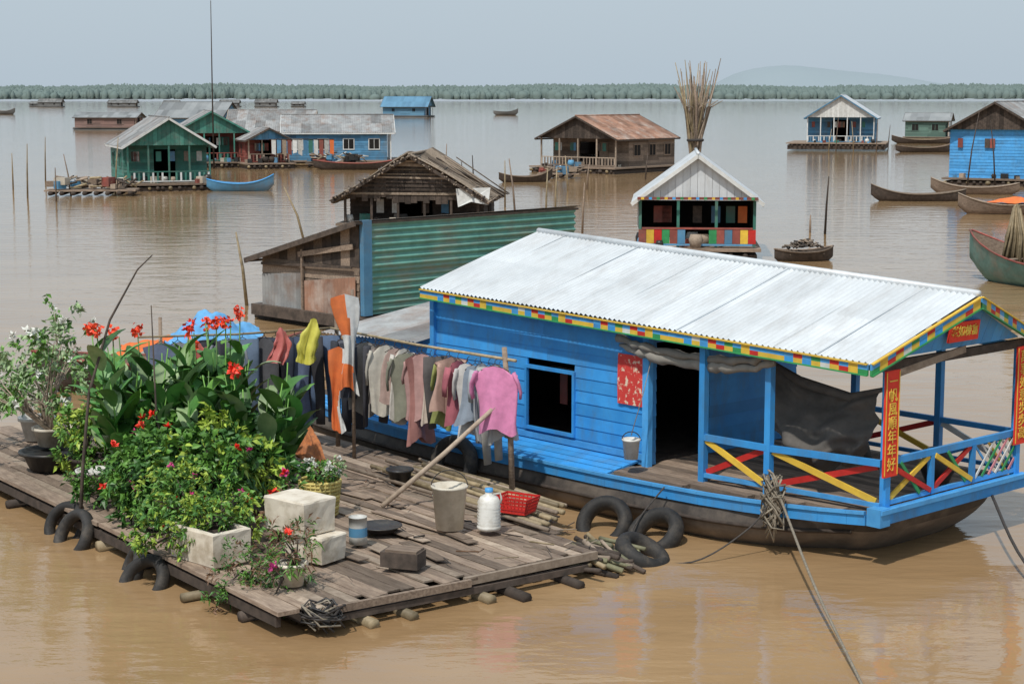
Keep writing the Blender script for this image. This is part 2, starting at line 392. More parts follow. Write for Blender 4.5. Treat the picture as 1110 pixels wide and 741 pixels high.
    if rail:
        m=MB();cs=rail
        m.beam((-w+.13,-l,dz+.75),(w-.13,-l,dz+.75),.06,.07,cs[0]);m.beam((-w+.13,-l,dz+.12),(w-.13,-l,dz+.12),.06,.07,cs[-1])
        n=int(W/.3)
        for i in range(n):
            x=-w+W*(i+.5)/n
            if abs(x)<.45: continue
            m.box((x,-l,dz+.435),(pw,.03,.54),cs[i%len(cs)])
        m.obj('railing',e)
    if junk:
        rj=random.Random(int(abs(loc[0]*10)))
        m=MB()
        for i in range(junk):
            x=rj.uniform(-w,w);y=-l+rj.uniform(-ext[2]*.8,porch*.8);s_=rj.uniform(.2,.55)
            if rj.random()<.5: m.box((x,y,dz+s_*.4),(s_,s_*.8,s_*.8),rj.choice([woodl,plasb,bluef,redd,foam,wooddk,green]),rj.uniform(0,3))
            else: m.lathe((x,y,dz),[(0,0),(s_*.4,0),(s_*.55,s_*.6),(s_*.4,s_),(0,s_)],rj.choice([plasb,plasw,wooddk,bluef,woodl]),9)
        for i in range(junk//2):
            x=rj.uniform(-w*.9,w*.8);z=dz+(ze-dz)*.78
            m.box((x,-l+porch*.5,z-.3),(.35,.03,.65),rj.choice([redd,bluef,woodl,plasw,wooddk,oran,green]))
        m.obj('household_clutter',e,kind='stuff')
    return e
house('floating_house','green wooden floating house with white trimmed gable',(-24.0,120,0),D(20),5.5,8,3.1,4.8,green,zincd,green,trim=green,ftrim=whitep,porch=1.6,ext=(.5,.5,.8,.4),posts=4,postm=green,rail=[green,whitep],junk=14)
def clutter_raft(label,loc,rz,L,W,seed,hh=.5):
    e=empty('floating_platform',label,'platform',loc,rz);r=random.Random(seed)
    m=MB();m.box((0,0,.35),(L,W,.1),wood);
    for i in range(int(L/.7)): m.tube([(-L/2+.4+i*.7,-W/2-.2,.2),(-L/2+.4+i*.7,W/2+.2,.2)],.15,wooddk,6)
    m.obj('deck',e)
    m=MB()
    for i in range(int(L*8)):
        x=r.uniform(-L/2,L/2)*.9;y=r.uniform(-W/2,W/2)*.8;a=r.uniform(-.6,.6)
        m.tube([(x,y,.42+r.uniform(0,hh)),(x+.8*math.cos(a),y+.6*math.sin(a),.45+r.uniform(0,hh))],r.uniform(.03,.08),r.choice([woodl,wooddk,bamboo,whitep,wood]),5)
    for i in range(int(L*3)):
        m.box((r.uniform(-L/2,L/2)*.9,r.uniform(-W/2,W/2)*.8,.55+r.uniform(0,hh*.5)),(r.uniform(.3,.8),r.uniform(.3,.6),r.uniform(.2,.6)),r.choice([woodl,wooddk,foam,wood,bluef,redd,plasb]),r.uniform(0,3))
    m.obj('firewood_pile',e,kind='stuff')
clutter_raft('low raft heaped with firewood and boxes beside the green house',(-26.4,110.5,0),D(5),5.6,2.2,4,.8)
clutter_raft('small raft piled with driftwood near the plank house',(3.6,134,0),D(-8),3.2,1.6,9)
clutter_raft('cluttered platform along the long blue house',(-15.5,153.6,0),D(3),5,1.6,14,.9)
house('floating_house','long blue floating house with grey metal roof',(-15.9,161,0),D(96),6.6,9.5,3.1,4.5,bluef,zincd,bluef,trim=whitep,porch=.4,ext=(1.2,.8,.8,.4),posts=3,wside=4,frontwall=True)
house('floating_house','red and green fronted floating house with grey roof',(-27.2,158,0),D(14),6.6,8,3.1,4.9,redd,zincd,green,trim=green,porch=1.8,ext=(.8,.4,1.2,.4),posts=5,rail=[redd,green],junk=18,wside=3)
house('floating_house','small lean porch house joined to a red one',(-21.6,153.5,0),D(20),3.6,4,2.6,3.5,redd,zincd,bluef,porch=1.2,ext=(.4,.4,.8,.3),posts=3,rail=[woodl,redd],junk=14,wside=1)
house('floating_house','grey roofed middle house between red and blue ones',(-22.2,164,0),D(92),6.0,7.5,3.2,4.9,redd,zincd,wood,trim=woodl,porch=.4,posts=2,wside=2)
m=MB()
for i in range(12):
    x=i*.45;c=[whitep,bluef,woodl,redd,whitep,plasw,bluef,green,whitep,redd,plasw,oran][i]
    V=[(x,0,0),(x+.38,.03,0),(x+.36,.05,-1.3+.2*math.sin(i*2)),(x+.02,-.04,-1.2)]
    m.add(V,[(0,1,2,3)],c)
m.tube([(-.2,0,.02),(5.4,0,.02)],.03,wooddk,5)
m.obj('laundry_line',label='line of washing along a floating house front',cat='laundry line',loc=(-20.6,151.0,2.5),rz=D(5))
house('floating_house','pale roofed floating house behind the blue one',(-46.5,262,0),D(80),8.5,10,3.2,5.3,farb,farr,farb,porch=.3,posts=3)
m=MB();m.tube([(0,0,0),(0,0,6),(.05,0,14.2)],[.08,.06,.03],wooddk,6);m.obj('antenna_pole',label='tall thin antenna pole standing by the roofs',cat='antenna pole',loc=(-25.6,151.2,0))
house('floating_house','weathered plank floating house with rusty roof',(8.0,147,0),D(-38),7.6,8.6,2.9,4.6,wood,rust,wooddk,porch=1.8,ext=(.5,.5,.9,.3),posts=4,postm=woodl,rail=[woodl,wood],wside=3,junk=12)
house('floating_house','brown thatched floating hut with ragged gable',(-4.4,85,0),D(-6),6.4,6,1.65,3.5,wooddk,woodg,wooddk,dz=.3,porch=1.6,oh=.5,posts=5,postm=wooddk,wside=1,ribs=.3,rough=1,junk=8,door=False)
m=MB();V=[(0,0,0),(1.6,.1,.05),(1.5,-.1,-.75),(.7,-.15,-.6),(.1,-.05,-.85)];m.add(V,[(0,1,2,3,4)],whitep,.4)
m.obj('cloth',label='pale sheet hung from a thatched hut eave',cat='cloth',loc=(-2.6,81.3,1.95))
house('floating_house','open fronted pavilion with pale corrugated gable',(7.35,70,0),D(-5),4.5,5.2,2.35,4.0,wooddk,zinc,zinc,dz=.4,porch=2.2,oh=.28,ext=(.2,.2,.3,.3),posts=3,trim=whitep,postm=green,rail=[redd,yelp,redp,grnp,redd,bluef],frontwall=False,ribs=.16,junk=14,pw=.29)
m=MB()
m.beam((-2.3,-2.93,2.32),(2.3,-2.93,2.32),.04,.1,redd)
for i in range(15): m.box((-2.1+i*.3,-2.97,2.32),(.12,.02,.09),[yelp,bluel,grnp][i%3])
m.obj('painted_lintel',label='painted lintel board with coloured squares',cat='lintel',loc=(7.35,70,0),rz=D(-5))
house('floating_house','blue and white floating house on a pole deck',(38.6,206,0),D(-14),7.6,9,3.9,6.3,bluef,zinc,whitep,dz=.9,porch=2,ext=(2.2,1.4,1.6,.3),posts=5,trim=bluef,rail=[whitep,bluef],postm=whitep,junk=18,logm=wooddk)
house('floating_house','bright blue floating house with rusty grey roof',(35.8,126.5,0),D(-30),6.4,9,4.0,5.8,bluel,zincd,wooddk,porch=.3,ext=(.3,.3,.5,.3),posts=0,trim=wooddk,door=False,opening=False,junk=6,wside=1)
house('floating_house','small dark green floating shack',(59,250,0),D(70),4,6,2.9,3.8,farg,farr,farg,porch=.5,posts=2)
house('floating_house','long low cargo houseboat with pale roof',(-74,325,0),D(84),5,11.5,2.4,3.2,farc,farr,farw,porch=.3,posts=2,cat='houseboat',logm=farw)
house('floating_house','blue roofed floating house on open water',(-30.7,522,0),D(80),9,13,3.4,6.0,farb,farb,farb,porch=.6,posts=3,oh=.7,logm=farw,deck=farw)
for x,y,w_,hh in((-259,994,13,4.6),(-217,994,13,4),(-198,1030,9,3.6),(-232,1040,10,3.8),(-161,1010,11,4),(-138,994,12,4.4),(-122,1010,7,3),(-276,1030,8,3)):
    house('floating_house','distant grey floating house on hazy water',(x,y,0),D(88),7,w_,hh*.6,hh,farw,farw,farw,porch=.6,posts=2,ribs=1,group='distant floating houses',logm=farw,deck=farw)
boat('canoe','long dark wooden canoe with raised ends',(24.2,104.6,0),D(176),5.6,1.0,.42,wooddk,wood,woodl)
boat('canoe','wooden boat loaded with orange tarpaulin',(26.4,93,0),D(172),5.4,1.2,.5,wood,wooddk,woodl)
boat('canoe','grey wooden boat close beside the blue house',(29.5,112,0),D(168),5.5,1.1,.45,wood,wooddk,woodl)
m=MB();V=[];F=[]
for i in range(9):
    for j in range(7):
        V.append((-1.4+i*.35,-.55+j*.18,.62+.28*math.sin(pi*i/8)*math.sin(pi*j/6)+R.uniform(-.05,.05)))
for i in range(8):
    for j in range(6): o=i*7+j;F.append((o,o+7,o+8,o+1))
m.add(V,F,oran,None,True);m.obj('tarpaulin',label='orange tarpaulin draped over a wooden boat',cat='tarpaulin',loc=(26.6,93,0),rz=D(172))
boat('fishing_boat','faded green and red fishing boat with high bow',(18.0,56.0,0),D(118),9.5,1.9,.75,mat('faded_teal',(.16,.30,.27),(.10,.2,.18),3,.7,dirt=(.3,.25,.2),dirtamt=.8),wood,redd,bow=.9,stern=.3)
m=MB()
for i in range(60):
    a=R.uniform(0,6.28);r=R.uniform(.05,.45)
    m.tube([(r*math.cos(a)*1.2,r*math.sin(a)*1.2,0),(r*.8*math.cos(a+.3),r*.8*math.sin(a+.3),1),(r*.25*math.cos(a),r*.25*math.sin(a),1.9+R.uniform(-.2,.2))],.045,bamboo,5)
m.obj('fish_trap',label='straw coloured cone of bundled fish trap cane',cat='fish trap',loc=(16.8,58.4,.55))
boat('rowing_boat','small faded blue rowing boat',(-17.9,115.8,0),D(4),4.4,1.1,.5,bluef,bluef,bluel)
boat('canoe','long dark boat moored by the blue house',(-12.9,149.5,0),D(3),8,1.3,.55,wooddk,wood,redd)
boat('canoe','small boat far out on the water',(-2,570,0),0,8,2,1.2,farw,farw,farw,bow=1)
boat('canoe','small boat far out on the water',(-171,596,0),0,7,2,1.2,farw,farw,farc,bow=1)
boat('canoe','dark canoe beside the blue and white house',(46,196,0),D(8),7,1.2,.5,wooddk,wood,wood)
boat('canoe','dark canoe near the green shack',(54,232,0),D(170),8,1.3,.5,wooddk,wood,wood)
boat('canoe','short dark boat near the plank house',(1.0,128,0),D(12),4,1.1,.4,wooddk,wood,wood)
boat('canoe','dark canoe tied beside the pale houses',(-40,240,0),D(4),7,1.3,.5,wooddk,wood,wood)
boat('canoe','little dinghy heaped with dark nets',(11.1,66.5,0),D(8),2.3,1.1,.35,wooddk,wooddk,wood,bow=.2,stern=.1)
m=MB()
for i in range(60):
    a=R.uniform(0,6.28);r=R.uniform(0,.7);z=.3+.4*(1-r)
    m.tube([(r*math.cos(a)+R.uniform(-.2,.2),r*.55*math.sin(a)+R.uniform(-.1,.1),z+R.uniform(0,.15)) for _ in range(4)],.035,R.choice([wooddk,hullb,roped,woodl]),4)
m.obj('fishing_net',label='dark heap of fishing net in a dinghy',cat='fishing net',loc=(11.1,66.5,0))
m=MB()
for i in range(70):
    a=R.uniform(0,6.28);r=R.uniform(.1,1.0);z1=R.uniform(5.6,7.8);a2=a+R.uniform(-.5,.5);kk=R.uniform(.05,.32)
    m.tube([(-r*.5*math.cos(a),-r*.6*math.sin(a),.3),(kk*math.cos(a2),kk*math.sin(a2),4.3),(r*.62*math.cos(a)+R.uniform(-.1,.1),r*.6*math.sin(a),5.7),(r*1.1*math.cos(a)+R.uniform(-.2,.2),r*math.sin(a),z1)],[.055,.05,.038,.015],R.choice([bamboo,woodl,woodg,wood]),5)
m.torus((0,0,4.3),.33,.05,roped)
m.obj('bamboo_pole_bundle',label='tall bundle of brown bamboo fishing poles tied together',cat='bamboo poles',loc=(7.95,76.5,0))
for (x,y,z,lx) in((-32.7,101,1.7,.2),(-31.5,101,1.5,-.1),(-25.3,112,3.6,.3),(-27,104,2.0,0),(-27.6,110,2.6,-.4),(-33.5,118,2.4,0),(-34.5,130,3.2,.1),(.2,88,3.1,-.35),(1.6,84,2.8,.1),(-.4,99,2.6,0),(-4,104,3.4,.15),(-3,108,2.2,-.1),(-5,102,2.7,0),(14.2,79.5,2.6,.12),(13.7,80.5,.8,0),(36,196,3.8,.2),(38,196,3.4,-.3),(40.5,196,3.6,.1),(42,197,3,.2),(35,195,2.6,.3),(-8.7,74,2.4,-.9),(-7.9,52,2.2,-.3),(3.2,80,2.3,.1),(5,118,1.9,.2),(3.7,116,2.3,-.2),(-29.8,108,3.3,.1),(-35.8,108,1.1,0),(-5.6,104,3,.2),(-2.2,102,2.8,-.1),(10,132,2,.2),(2.2,90,2.6,.1),(30.5,118,5.2,.7),(32.2,117,4.6,-.5)):
    m=MB();m.tube([(0,0,-.3),(lx*.4,0,z*.5),(lx,0,z)],[.06,.05,.025],R.choice([wooddk,wood,bamboo]),5)
    m.obj('mooring_pole',label='thin wooden mooring pole standing in water',cat='mooring pole',loc=(x,y,0),group='mooring poles')
# ------------------------------------------------------------ green corrugated shed
K=(-3.9,45.6,0);kr=D(44)
e=empty('floating_shed','floating shed with green corrugated wall and dark plank end','floating house',K,kr)
m=MB();m.box((3.9,2.2,.3),(8.3,4.9,.3),wooddk)
for i in range(9): m.tube([(.2+i*.9,-.5,.1),(.2+i*.9,4.9,.1)],.18,wooddk,7)
m.obj('pontoon',e)
m=MB()
m.corr((.18,-.0,.5),(.18,-.0,1.7),(7.9,-.0,1.7),(7.9,-.0,.5),zincg,pitch=.17,amp=.04,rows=6,sheet=.7,seg=6)
m.corr((.18,-.07,1.66),(.18,-.07,2.95),(7.9,-.07,2.95),(7.9,-.07,1.66),zincg,pitch=.17,amp=.04,rows=6,sheet=.7,seg=6)
m.obj('metal_wall',e)
m=MB();m.box((.06,-.07,1.75),(.28,.16,2.5),bluef);m.obj('corner_post',e)
m=MB()
m.clap((0,4.4),(0,.12),.3,1.75,(-1,0),wood,.2)
for i in range(11):
    y0=4.4-i*.39;y1=y0-.38
    za_=1.75+(4.4-y0)/4.4*1.15;zb_=1.75+(4.4-y1)/4.4*1.15
    m.hexa([(-.02,y0,1.75),(-.02,y1,1.75),(.03,y1,1.75),(.03,y0,1.75),(-.02,y0,za_),(-.02,y1,zb_),(.03,y1,zb_),(.03,y0,za_)],wooddk if i%3 else wood)
m.corr((-.07,4.35,.2),(-.07,2.5,.2),(-.07,2.5,1.45),(-.07,4.35,1.3),zincd,pitch=.14,amp=.025)
m.corr((-.09,2.4,.2),(-.09,.2,.2),(-.09,.2,1.5),(-.09,2.4,1.25),rust,pitch=.14,amp=.025)
m.beam((-.12,.3,1.75),(-.12,4.3,1.6),.04,.07,wooddk);m.beam((-.12,2.45,.2),(-.12,2.45,2.1),.05,.07,wood);m.beam((-.13,.25,2.3),(-.13,2.6,1.95),.03,.14,wood)
m.clap((7.9,.1),(7.9,4.4),.5,1.8,(1,0),wood,.2);m.clap((0,4.4),(7.9,4.4),.5,1.8,(0,1),wood,.2)
m.obj('wall',e)
m=MB();m.corr((-.35,4.8,1.72),(-.35,-.1,3.0),(8.1,-.1,3.04),(8.1,4.8,1.76),zincd,pitch=.1,rows=5)
for y,z in((4.75,1.66),(-.08,2.95)): m.beam((-.3,y,z-.02),(8,y,z),.08,.06,wooddk)
m.beam((-.33,4.8,1.65),(-.33,-.1,2.93),.06,.14,wooddk)
m.obj('roof',e)
# ------------------------------------------------------------ main houseboat
BO=Vector((4.81,22.6,0));br=D(-47.6)
def BW(x,y,z):
    return BO+Vector((x*math.cos(br)-y*math.sin(br),x*math.sin(br)+y*math.cos(br),z))
hb=empty('houseboat','bright blue wooden houseboat with white corrugated roof and porch','houseboat',BO,br)
def yg(s):
    pts=[(-.1,0),(0,.0),(1,-.28),(2.4,-.58),(4,-.74),(7,-.78),(9.4,-.7),(11.8,-.45),(13,-.1)]
    for (a,b),(c,d) in zip(pts[:-1],pts[1:]):
        if a<=s<=c: return b+(d-b)*(s-a)/(c-a)
    return pts[-1][1]
def zg(s): return .66+.06*max(0,1-s/2)**2+.03*max(0,(s-8)/4)
SS=[.15,.4,.8,1.3,1.9,2.6,3.4,4.3,5.3,6.3,7.3,8.3,9.3,10.3,11.3,12.2,12.9]
def hull_ring(k,K_):
    P=[];cy=1.75;bowx=.0-2.0*k**1.9
    yn=lambda s:yg(s)+.06
    for i in range(44):
        s=13-12.5*i/43
        w=cy-yn(s); 
        rd=1 if s>2.6 else (1-(1-s/2.6)**2.6*(.22+.5*k))
        f=(1-.42*k**2.4)*rd+(.05*math.sin(pi*min(1,k*1.9)) if s>1 else 0)
        P.append((-s+min(0,bowx)*max(0,1-s/3),cy-w*f))
    x0,y0=P[-1];w0=cy-y0
    for i in range(1,12):
        a=pi/2*i/11.;P.append((x0+.40*math.sin(a)**.9,cy-w0*max(0,math.cos(a))**.55))
    Q=[(x,2*cy-y) for x,y in reversed(P[:-1])]
    return P+Q
m=MB();V=[];F=[];NRG=12
for q in range(NRG):
    k=q/(NRG-1)
    ring=hull_ring(k,NRG)
    for x,y in ring:
        s=max(0,-x);V.append((x,y,(zg(min(s,12))-.13)*(1-k)+(-.55)*k))
n=len(V)//NRG
for k in range(NRG-1):
    for i in range(n-1): F.append((k*n+i,(k+1)*n+i,(k+1)*n+i+1,k*n+i+1))
up=[f for f in F if f[0]<2*n];lowf=[f for f in F if f[0]>=2*n]
m.add(V,up,hullm,.5,True);m.add(V,lowf,hullb,.6,True)
rg=hull_ring(2.1/11,NRG)[:44]
m.tube([(x,y-.02,(zg(min(-x,12))-.13)*(1-2.1/11)-.55*2.1/11) for x,y in rg],.03,wooddk,5)
m.obj('hull',hb)
m=MB()
for s0,s1 in zip(SS[:-1],SS[1:]):
    a=Vector((-s0,yg(s0)-.0,0));b=Vector((-s1+.004,yg(s1)-.0,0))
    for dz0,dz1,o,mm in((-.15,-.005,0,blue),(0,.045,-.03,bluel)):
        A=a+Vector((0,o,0));B=b+Vector((0,o,0))
        w_=Vector((0,.05,0))
        m.hexa([A+Vector((0,0,zg(s0)+dz0)),B+Vector((0,0,zg(s1)+dz0)),B+w_+Vector((0,0,zg(s1)+dz0)),A+w_+Vector((0,0,zg(s0)+dz0)),
                A+Vector((0,0,zg(s0)+dz1)),B+Vector((0,0,zg(s1)+dz1)),B+w_+Vector((0,0,zg(s1)+dz1)),A+w_+Vector((0,0,zg(s0)+dz1))],mm,.5)
    if s0>=4.2:
        for q in range(4):
            f0=q/4;f1=(q+.95)/4
            pa=[(-s0,yg(s0)*(1-f0)+.0),(-s1,yg(s1)*(1-f0)),(-s1,yg(s1)*(1-f1)),(-s0,yg(s0)*(1-f1))]
            z0=.67+.1*f0;z1=.67+.1*f1
            m.hexa([(pa[0][0],pa[0][1]+.05*(1-f0),z0),(pa[1][0],pa[1][1]+.05*(1-f0),z0),(pa[2][0],pa[2][1],z1),(pa[3][0],pa[3][1],z1)]+
                   [(pa[0][0],pa[0][1]+.05*(1-f0),z0+.03),(pa[1][0],pa[1][1]+.05*(1-f0),z0+.03),(pa[2][0],pa[2][1],z1+.03),(pa[3][0],pa[3][1],z1+.03)],blue)
m.beam((.06,-.06,.70),(.06,3.5,.70),.10,.2,blue,.6);m.beam((.12,-.08,.78),(.12,3.5,.78),.06,.06,bluel,.5)
m.box((.02,0.02,.7),(.22,.22,.24),bluel)
m.obj('gunwale_skirt',hb)
m=MB()
y=-.6
while y<3.45:
    w_=R.uniform(.13,.2);xf=0.0
    if y<-.05:
        ss=0
        for q in range(100):
            if yg(q*.05)<y-.02: ss=q*.05;break
        xf=-ss-.05
    m.box(((xf-4.25)/2,y+w_/2,.70),(xf+4.25,w_-.01,.06),wood);y+=w_
m.box((-8.7,1.75,.70),(8.6,3.4,.05),wooddk)
m.obj('deck',hb)
m=MB();CB=4.15;CE=9.05
m.clap((-CE,0),(-CB,0),.74,2.86,(0,-1),blue,.19,holes=((CE-6.75,CE-5.68,.98,1.95),),out=.02)
m.clap((-CE,3.5),(-CB,3.5),.74,2.8,(0,1),blue,.19)
m.clap((-CE,3.5),(-CE,0),.74,3.0,(-1,0),blue,.19)
m.clap((-CB,0.03),(-CB,3.47),.74,2.76,(1,0),blue,.19,holes=((.15,1.35,.7,2.45),),out=.02)
m.box((-CB+.02,-.02,1.75),(.12,.10,2.06),bluel);m.box((-CE,-.03,1.8),(.1,.1,2.1),blue)
m.beam((-CE,-.035,.86),(-CB,-.035,.86),.03,.09,bluel)
m.box((-6.215,-.0,1.962),(1.07,.06,.03),blue);m.box((-6.215,-.0,.972),(1.07,.06,.03),blue)
m.obj('wall',hb)
m=MB();m.box((-6.7,3.38,1.7),(4.7,.04,1.95),dark);m.box((-8.95,1.7,1.7),(.04,3.2,1.95),dark);m.box((-6.7,1.7,2.72),(4.7,3.3,.03),dark)  # near-black sheets inside the cabin, its shade put into their colour
m.obj('interior_shade_sheets',hb)
wi=empty('window',None,None,(0,0,0));wi.parent=hb
m=MB()
for c,sz in(((-6.215,-.035,1.955),(1.13,.05,.05)),((-6.215,-.035,.975),(1.13,.06,.05)),((-6.755,-.035,1.465),(.045,.05,.93)),((-5.675,-.035,1.465),(.045,.05,.93))): m.box(c,sz,blue)
m.obj('window_frame',wi)
m=MB()
m.box((-6.1,.9,1.0),(.5,.3,.5),wooddk);m.box((-5.85,.5,1.68),(.2,.02,.42),cloth('rag_grey',(.25,.25,.24)));m.tube([(-6.75,.5,1.9),(-5.7,.5,1.88)],.008,rope,4);m.box((-6.5,.55,1.55),(.16,.02,.5),redd)
m.obj('stored_goods',wi)
roof=MB()
A=(.05,-.3,2.79);Bp=(-9.1,-.3,3.03);Cp=(-8.75,2.1,3.86);Dp=(.36,1.68,3.54)
roof.corr(Bp,A,Dp,Cp,zinc,pitch=.10,amp=.021,rows=6,sheet=.85,sag=.015)
E2=(.05,3.75,2.80);F2=(-9.1,4.3,3.03)
roof.corr(E2,F2,Cp,Dp,zinc,pitch=.10,amp=.021,rows=6,sheet=.85)
Av,Bv,Cv,Dv=map(Vector,(A,Bp,Cp,Dp))
for i in range(1,11):
    u=i/11+.01*math.sin(i*5);p=Bv.lerp(Av,u);q=Cv.lerp(Dv,u)
    roof.beam(p+Vector((0,0,.017)),q+Vector((0,0,.017)),.012,.004,zinc,t=.4)
roof.tube([Vector(Cp)+Vector((0,0,.02)),Vector(Dp)+Vector((0,0,.02))],.05,zinc,8,t=.9)
ro=roof.obj('roof',hb)
def fascia(P,Q,h_,off,par,nm,th=.03):
    P=Vector(P);Q=Vector(Q);L=(Q-P).length;m=MB();n=int(L/.15)
    d=(Q-P)/n;cl=[redp,blue,yelp,grnp,whitep,blue,yelp,redp]
    for i in range(n):
        a=P+d*i;b=P+d*(i+1)
        for r in range(2):
            z0=-h_*(r+1)/2;z1=-h_*r/2
            z0v=Vector((0,0,z0));z1v=Vector((0,0,z1));mm=cl[(i*2+r*3+(i//3))%8] if (i+r)%2 else (yelp if r else bluel)
            o=Vector(off)*th
            m.hexa([a+z0v,b+z0v,b+z0v+o,a+z0v+o,a+z1v,b+z1v,b+z1v+o,a+z1v+o],mm,.5)
    for zz in(0.0,-h_): m.beam(P+Vector(off)*.03+Vector((0,0,zz)),Q+Vector(off)*.03+Vector((0,0,zz)),.05,.018,grnp if zz else yelp)
    return m.obj(nm,par)
fascia((.03,-.30,2.77),(-9.05,-.30,3.01),.145,(0,-1,0),ro,'painted_fascia')
fascia((.05,-.30,2.77),(.37,1.66,3.52),.155,(1,0,0),ro,'painted_fascia')
fascia((.37,1.70,3.52),(.06,3.74,2.78),.155,(1,0,0),ro,'painted_fascia')
gx=lambda z:.02+.3*(z-2.76)/.76
m=MB()
for i in range(14):
    y0=.1+i*.24;y1=y0+.235
    t=lambda y:(3.42-abs(y-1.68)*.40)
    ha,hb_=t(y0),t(y1)
    z0=2.80
    if max(ha,hb_)<=z0+.03: continue
    ha=max(ha,z0+.01);hb_=max(hb_,z0+.01)
    m.hexa([(gx(z0)-.03,y0,z0),(gx(z0),y0,z0),(gx(z0),y1,z0),(gx(z0)-.03,y1,z0),(gx(ha)-.03,y0,ha),(gx(ha),y0,ha),(gx(hb_),y1,hb_),(gx(hb_)-.03,y1,hb_)],blue)
m.obj('gable',hb)
m=MB()
m.beam((.0,.05,2.70),(.0,3.45,2.70),.08,.12,wooddk);m.beam((.03,.1,2.56),(.03,1.9,2.76),.03,.1,woodl)
m.beam((-.0,.15,2.66),(-4.1,.15,2.72),.08,.1,blue);m.beam((0,3.35,2.66),(-4.1,3.35,2.72),.08,.1,blue)
for i in range(5): m.beam((-.6-.8*i,.0,2.80),(-.6-.8*i,1.68,3.46),.05,.07,woodl);m.beam((-.6-.8*i,3.4,2.80),(-.6-.8*i,1.68,3.46),.05,.07,woodl)
m.obj('roof_timber',hb)
redbr=mat('red_banner_paper',(.75,.045,.025),(.66,.035,.02),8,.5,tint=.1)
sgM=Matrix.Translation((gx(3.05)+.07,1.58,3.05))@Matrix.Rotation(.12,4,'Y')
m=MB();m.box((.0,0,0),(.03,.70,.27),redbr,t=.95)
sg=m.obj('name_sign',hb);sg.matrix_local=sgM
rotF=Matrix(((0,0,1,0),(1,0,0,0),(0,1,0,0),(0,0,0,1)))
textmesh('老如棟富',.16,goldp,'sign_lettering',sg,Matrix.Translation((.021,0,0))@rotF,off=.002)
def post(x,y,z0=.73,z1=2.70,w_=.1,mm=blue):
    m=MB();m.box((x,y,(z0+z1)/2),(w_,w_,z1-z0),mm);return m.obj('post',hb)
for x,y in((-.02,.2),(-1.75,-.1),(-2.9,-.16),(-.02,3.35),(-1.36,3.4),(-2.9,3.4)): post(x,y)
for y,t_,zc in((.2,'一帆風順年年好',1.93),(3.35,'萬事如意步步高',1.95)):
    m=MB();m.box((.05,y,zc),(.03,.31,1.42),redbr,t=.9)
    for dy in(-.14,.14): m.box((.068,y+dy,zc),(.006,.014,1.38),goldp)
    bn=m.obj('banner',hb)
    textmesh(t_,.195,goldp,'banner_lettering',bn,Matrix.Translation((.071,y,zc-.0))@rotF,vertical=True,off=0)
m=MB()
def xpanel(m,p,q,z0,z1,ca,cb,h_=.085):
    p=Vector((p[0],p[1],0));q=Vector((q[0],q[1],0))
    m.beam((p.x,p.y,z0),(q.x,q.y,z1),.03,h_,ca);o=(q-p).cross(Vector((0,0,1))).normalized()*.032
    m.beam((p.x+o.x,p.y+o.y,z1),(q.x+o.x,q.y+o.y,z0),.03,h_,cb)
zt=1.4
m.beam((-.02,.1,zt),(-1.75,-.12,zt-.02),.06,.09,blue);m.beam((-1.75,-.12,zt-.02),(-2.9,-.18,zt-.02),.06,.09,blue)
m.beam((-.02,.1,.83),(-2.9,-.18,.83),.05,.06,bluel)
xpanel(m,(-.1,.12),(-1.68,-.1),.87,zt-.06,yelp,redp)
xpanel(m,(-1.82,-.12),(-2.84,-.17),.87,zt-.06,yelp,redp)
m.obj('railing',hb)
m=MB()
m.beam((-.02,.25,zt),(-.02,3.3,zt),.06,.09,blue);m.beam((-.02,.25,.85),(-.02,3.3,.85),.05,.06,bluel)
for y in(1.25,2.25): m.box((-.02,y,1.1),(.07,.07,.56),blue)
xpanel(m,(-.02,.27),(-.02,1.2),.88,zt-.05,yelp,redp,.07);xpanel(m,(-.02,1.3),(-.02,2.2),.88,zt-.05,redp,yelp,.07)
m.beam((.01,.5,1.36),(.01,.95,.88),.02,.05,grnp);m.beam((.01,1.6,1.36),(.01,2.05,.88),.02,.05,grnp)
for i in range(6):
    y=2.3+i*.17
    m.beam((.0,y,.88),(.0,min(y+.48,3.3),.88+min(.48,3.3-y)),.015,.035,[whitep,grnp,pinkp][i%3]);m.beam((-.025,y+.0,1.36),(-.025,min(y+.48,3.3),1.36-min(.48,3.3-y)),.015,.035,[bluel,whitep,yelp][i%3])
m.obj('railing',hb)
m=MB()
m.beam((-.1,3.4,zt),(-4.1,3.4,zt),.06,.08,blue);m.beam((-.1,3.4,.85),(-4.1,3.4,.85),.05,.06,blue)
xpanel(m,(-.1,3.4),(-1.3,3.4),.88,zt-.05,whitep,bluel);xpanel(m,(-1.42,3.4),(-2.84,3.4),.88,zt-.05,yelp,redp)
m.obj('railing',hb)
m=MB()
pts=[];
for i in range(31):
    u=i/30;pts.append((-4.6+u*2.95,-.12-.05*math.sin(u*9),2.52-.13*math.sin(pi*u)+.05*(u>.9)+.012*math.sin(u*40)))
cv=cloth('canvas',(.25,.235,.21))
m.tube(pts,[.03+.06*math.sin(pi*i/30.01)**.6+R.uniform(-.02,.02) for i in range(31)],cv,9)
m.tube([(p[0],p[1]-.04+R.uniform(-.01,.01),p[2]+.11) for p in pts],[.055+R.uniform(-.018,.018) for _ in range(31)],cv,7)
m.obj('rolled_awning',hb,label='rolled grey canvas awning')
m=MB()
V=[];F=[]
for i in range(9):
    for j in range(9):
        V.append((-4.72+i*.065,-.05-.006*math.sin(i*1.9+j*.5),1.62+j*.095))
for i in range(8):
    for j in range(8): o=i*9+j;F.append((o,o+9,o+10,o+1))
m.add(V,F,mat('red_print_paper',(.60,.05,.04),(.75,.60,.45),14,.7,tint=.1,lo=.54,hi=.6),.7,True)
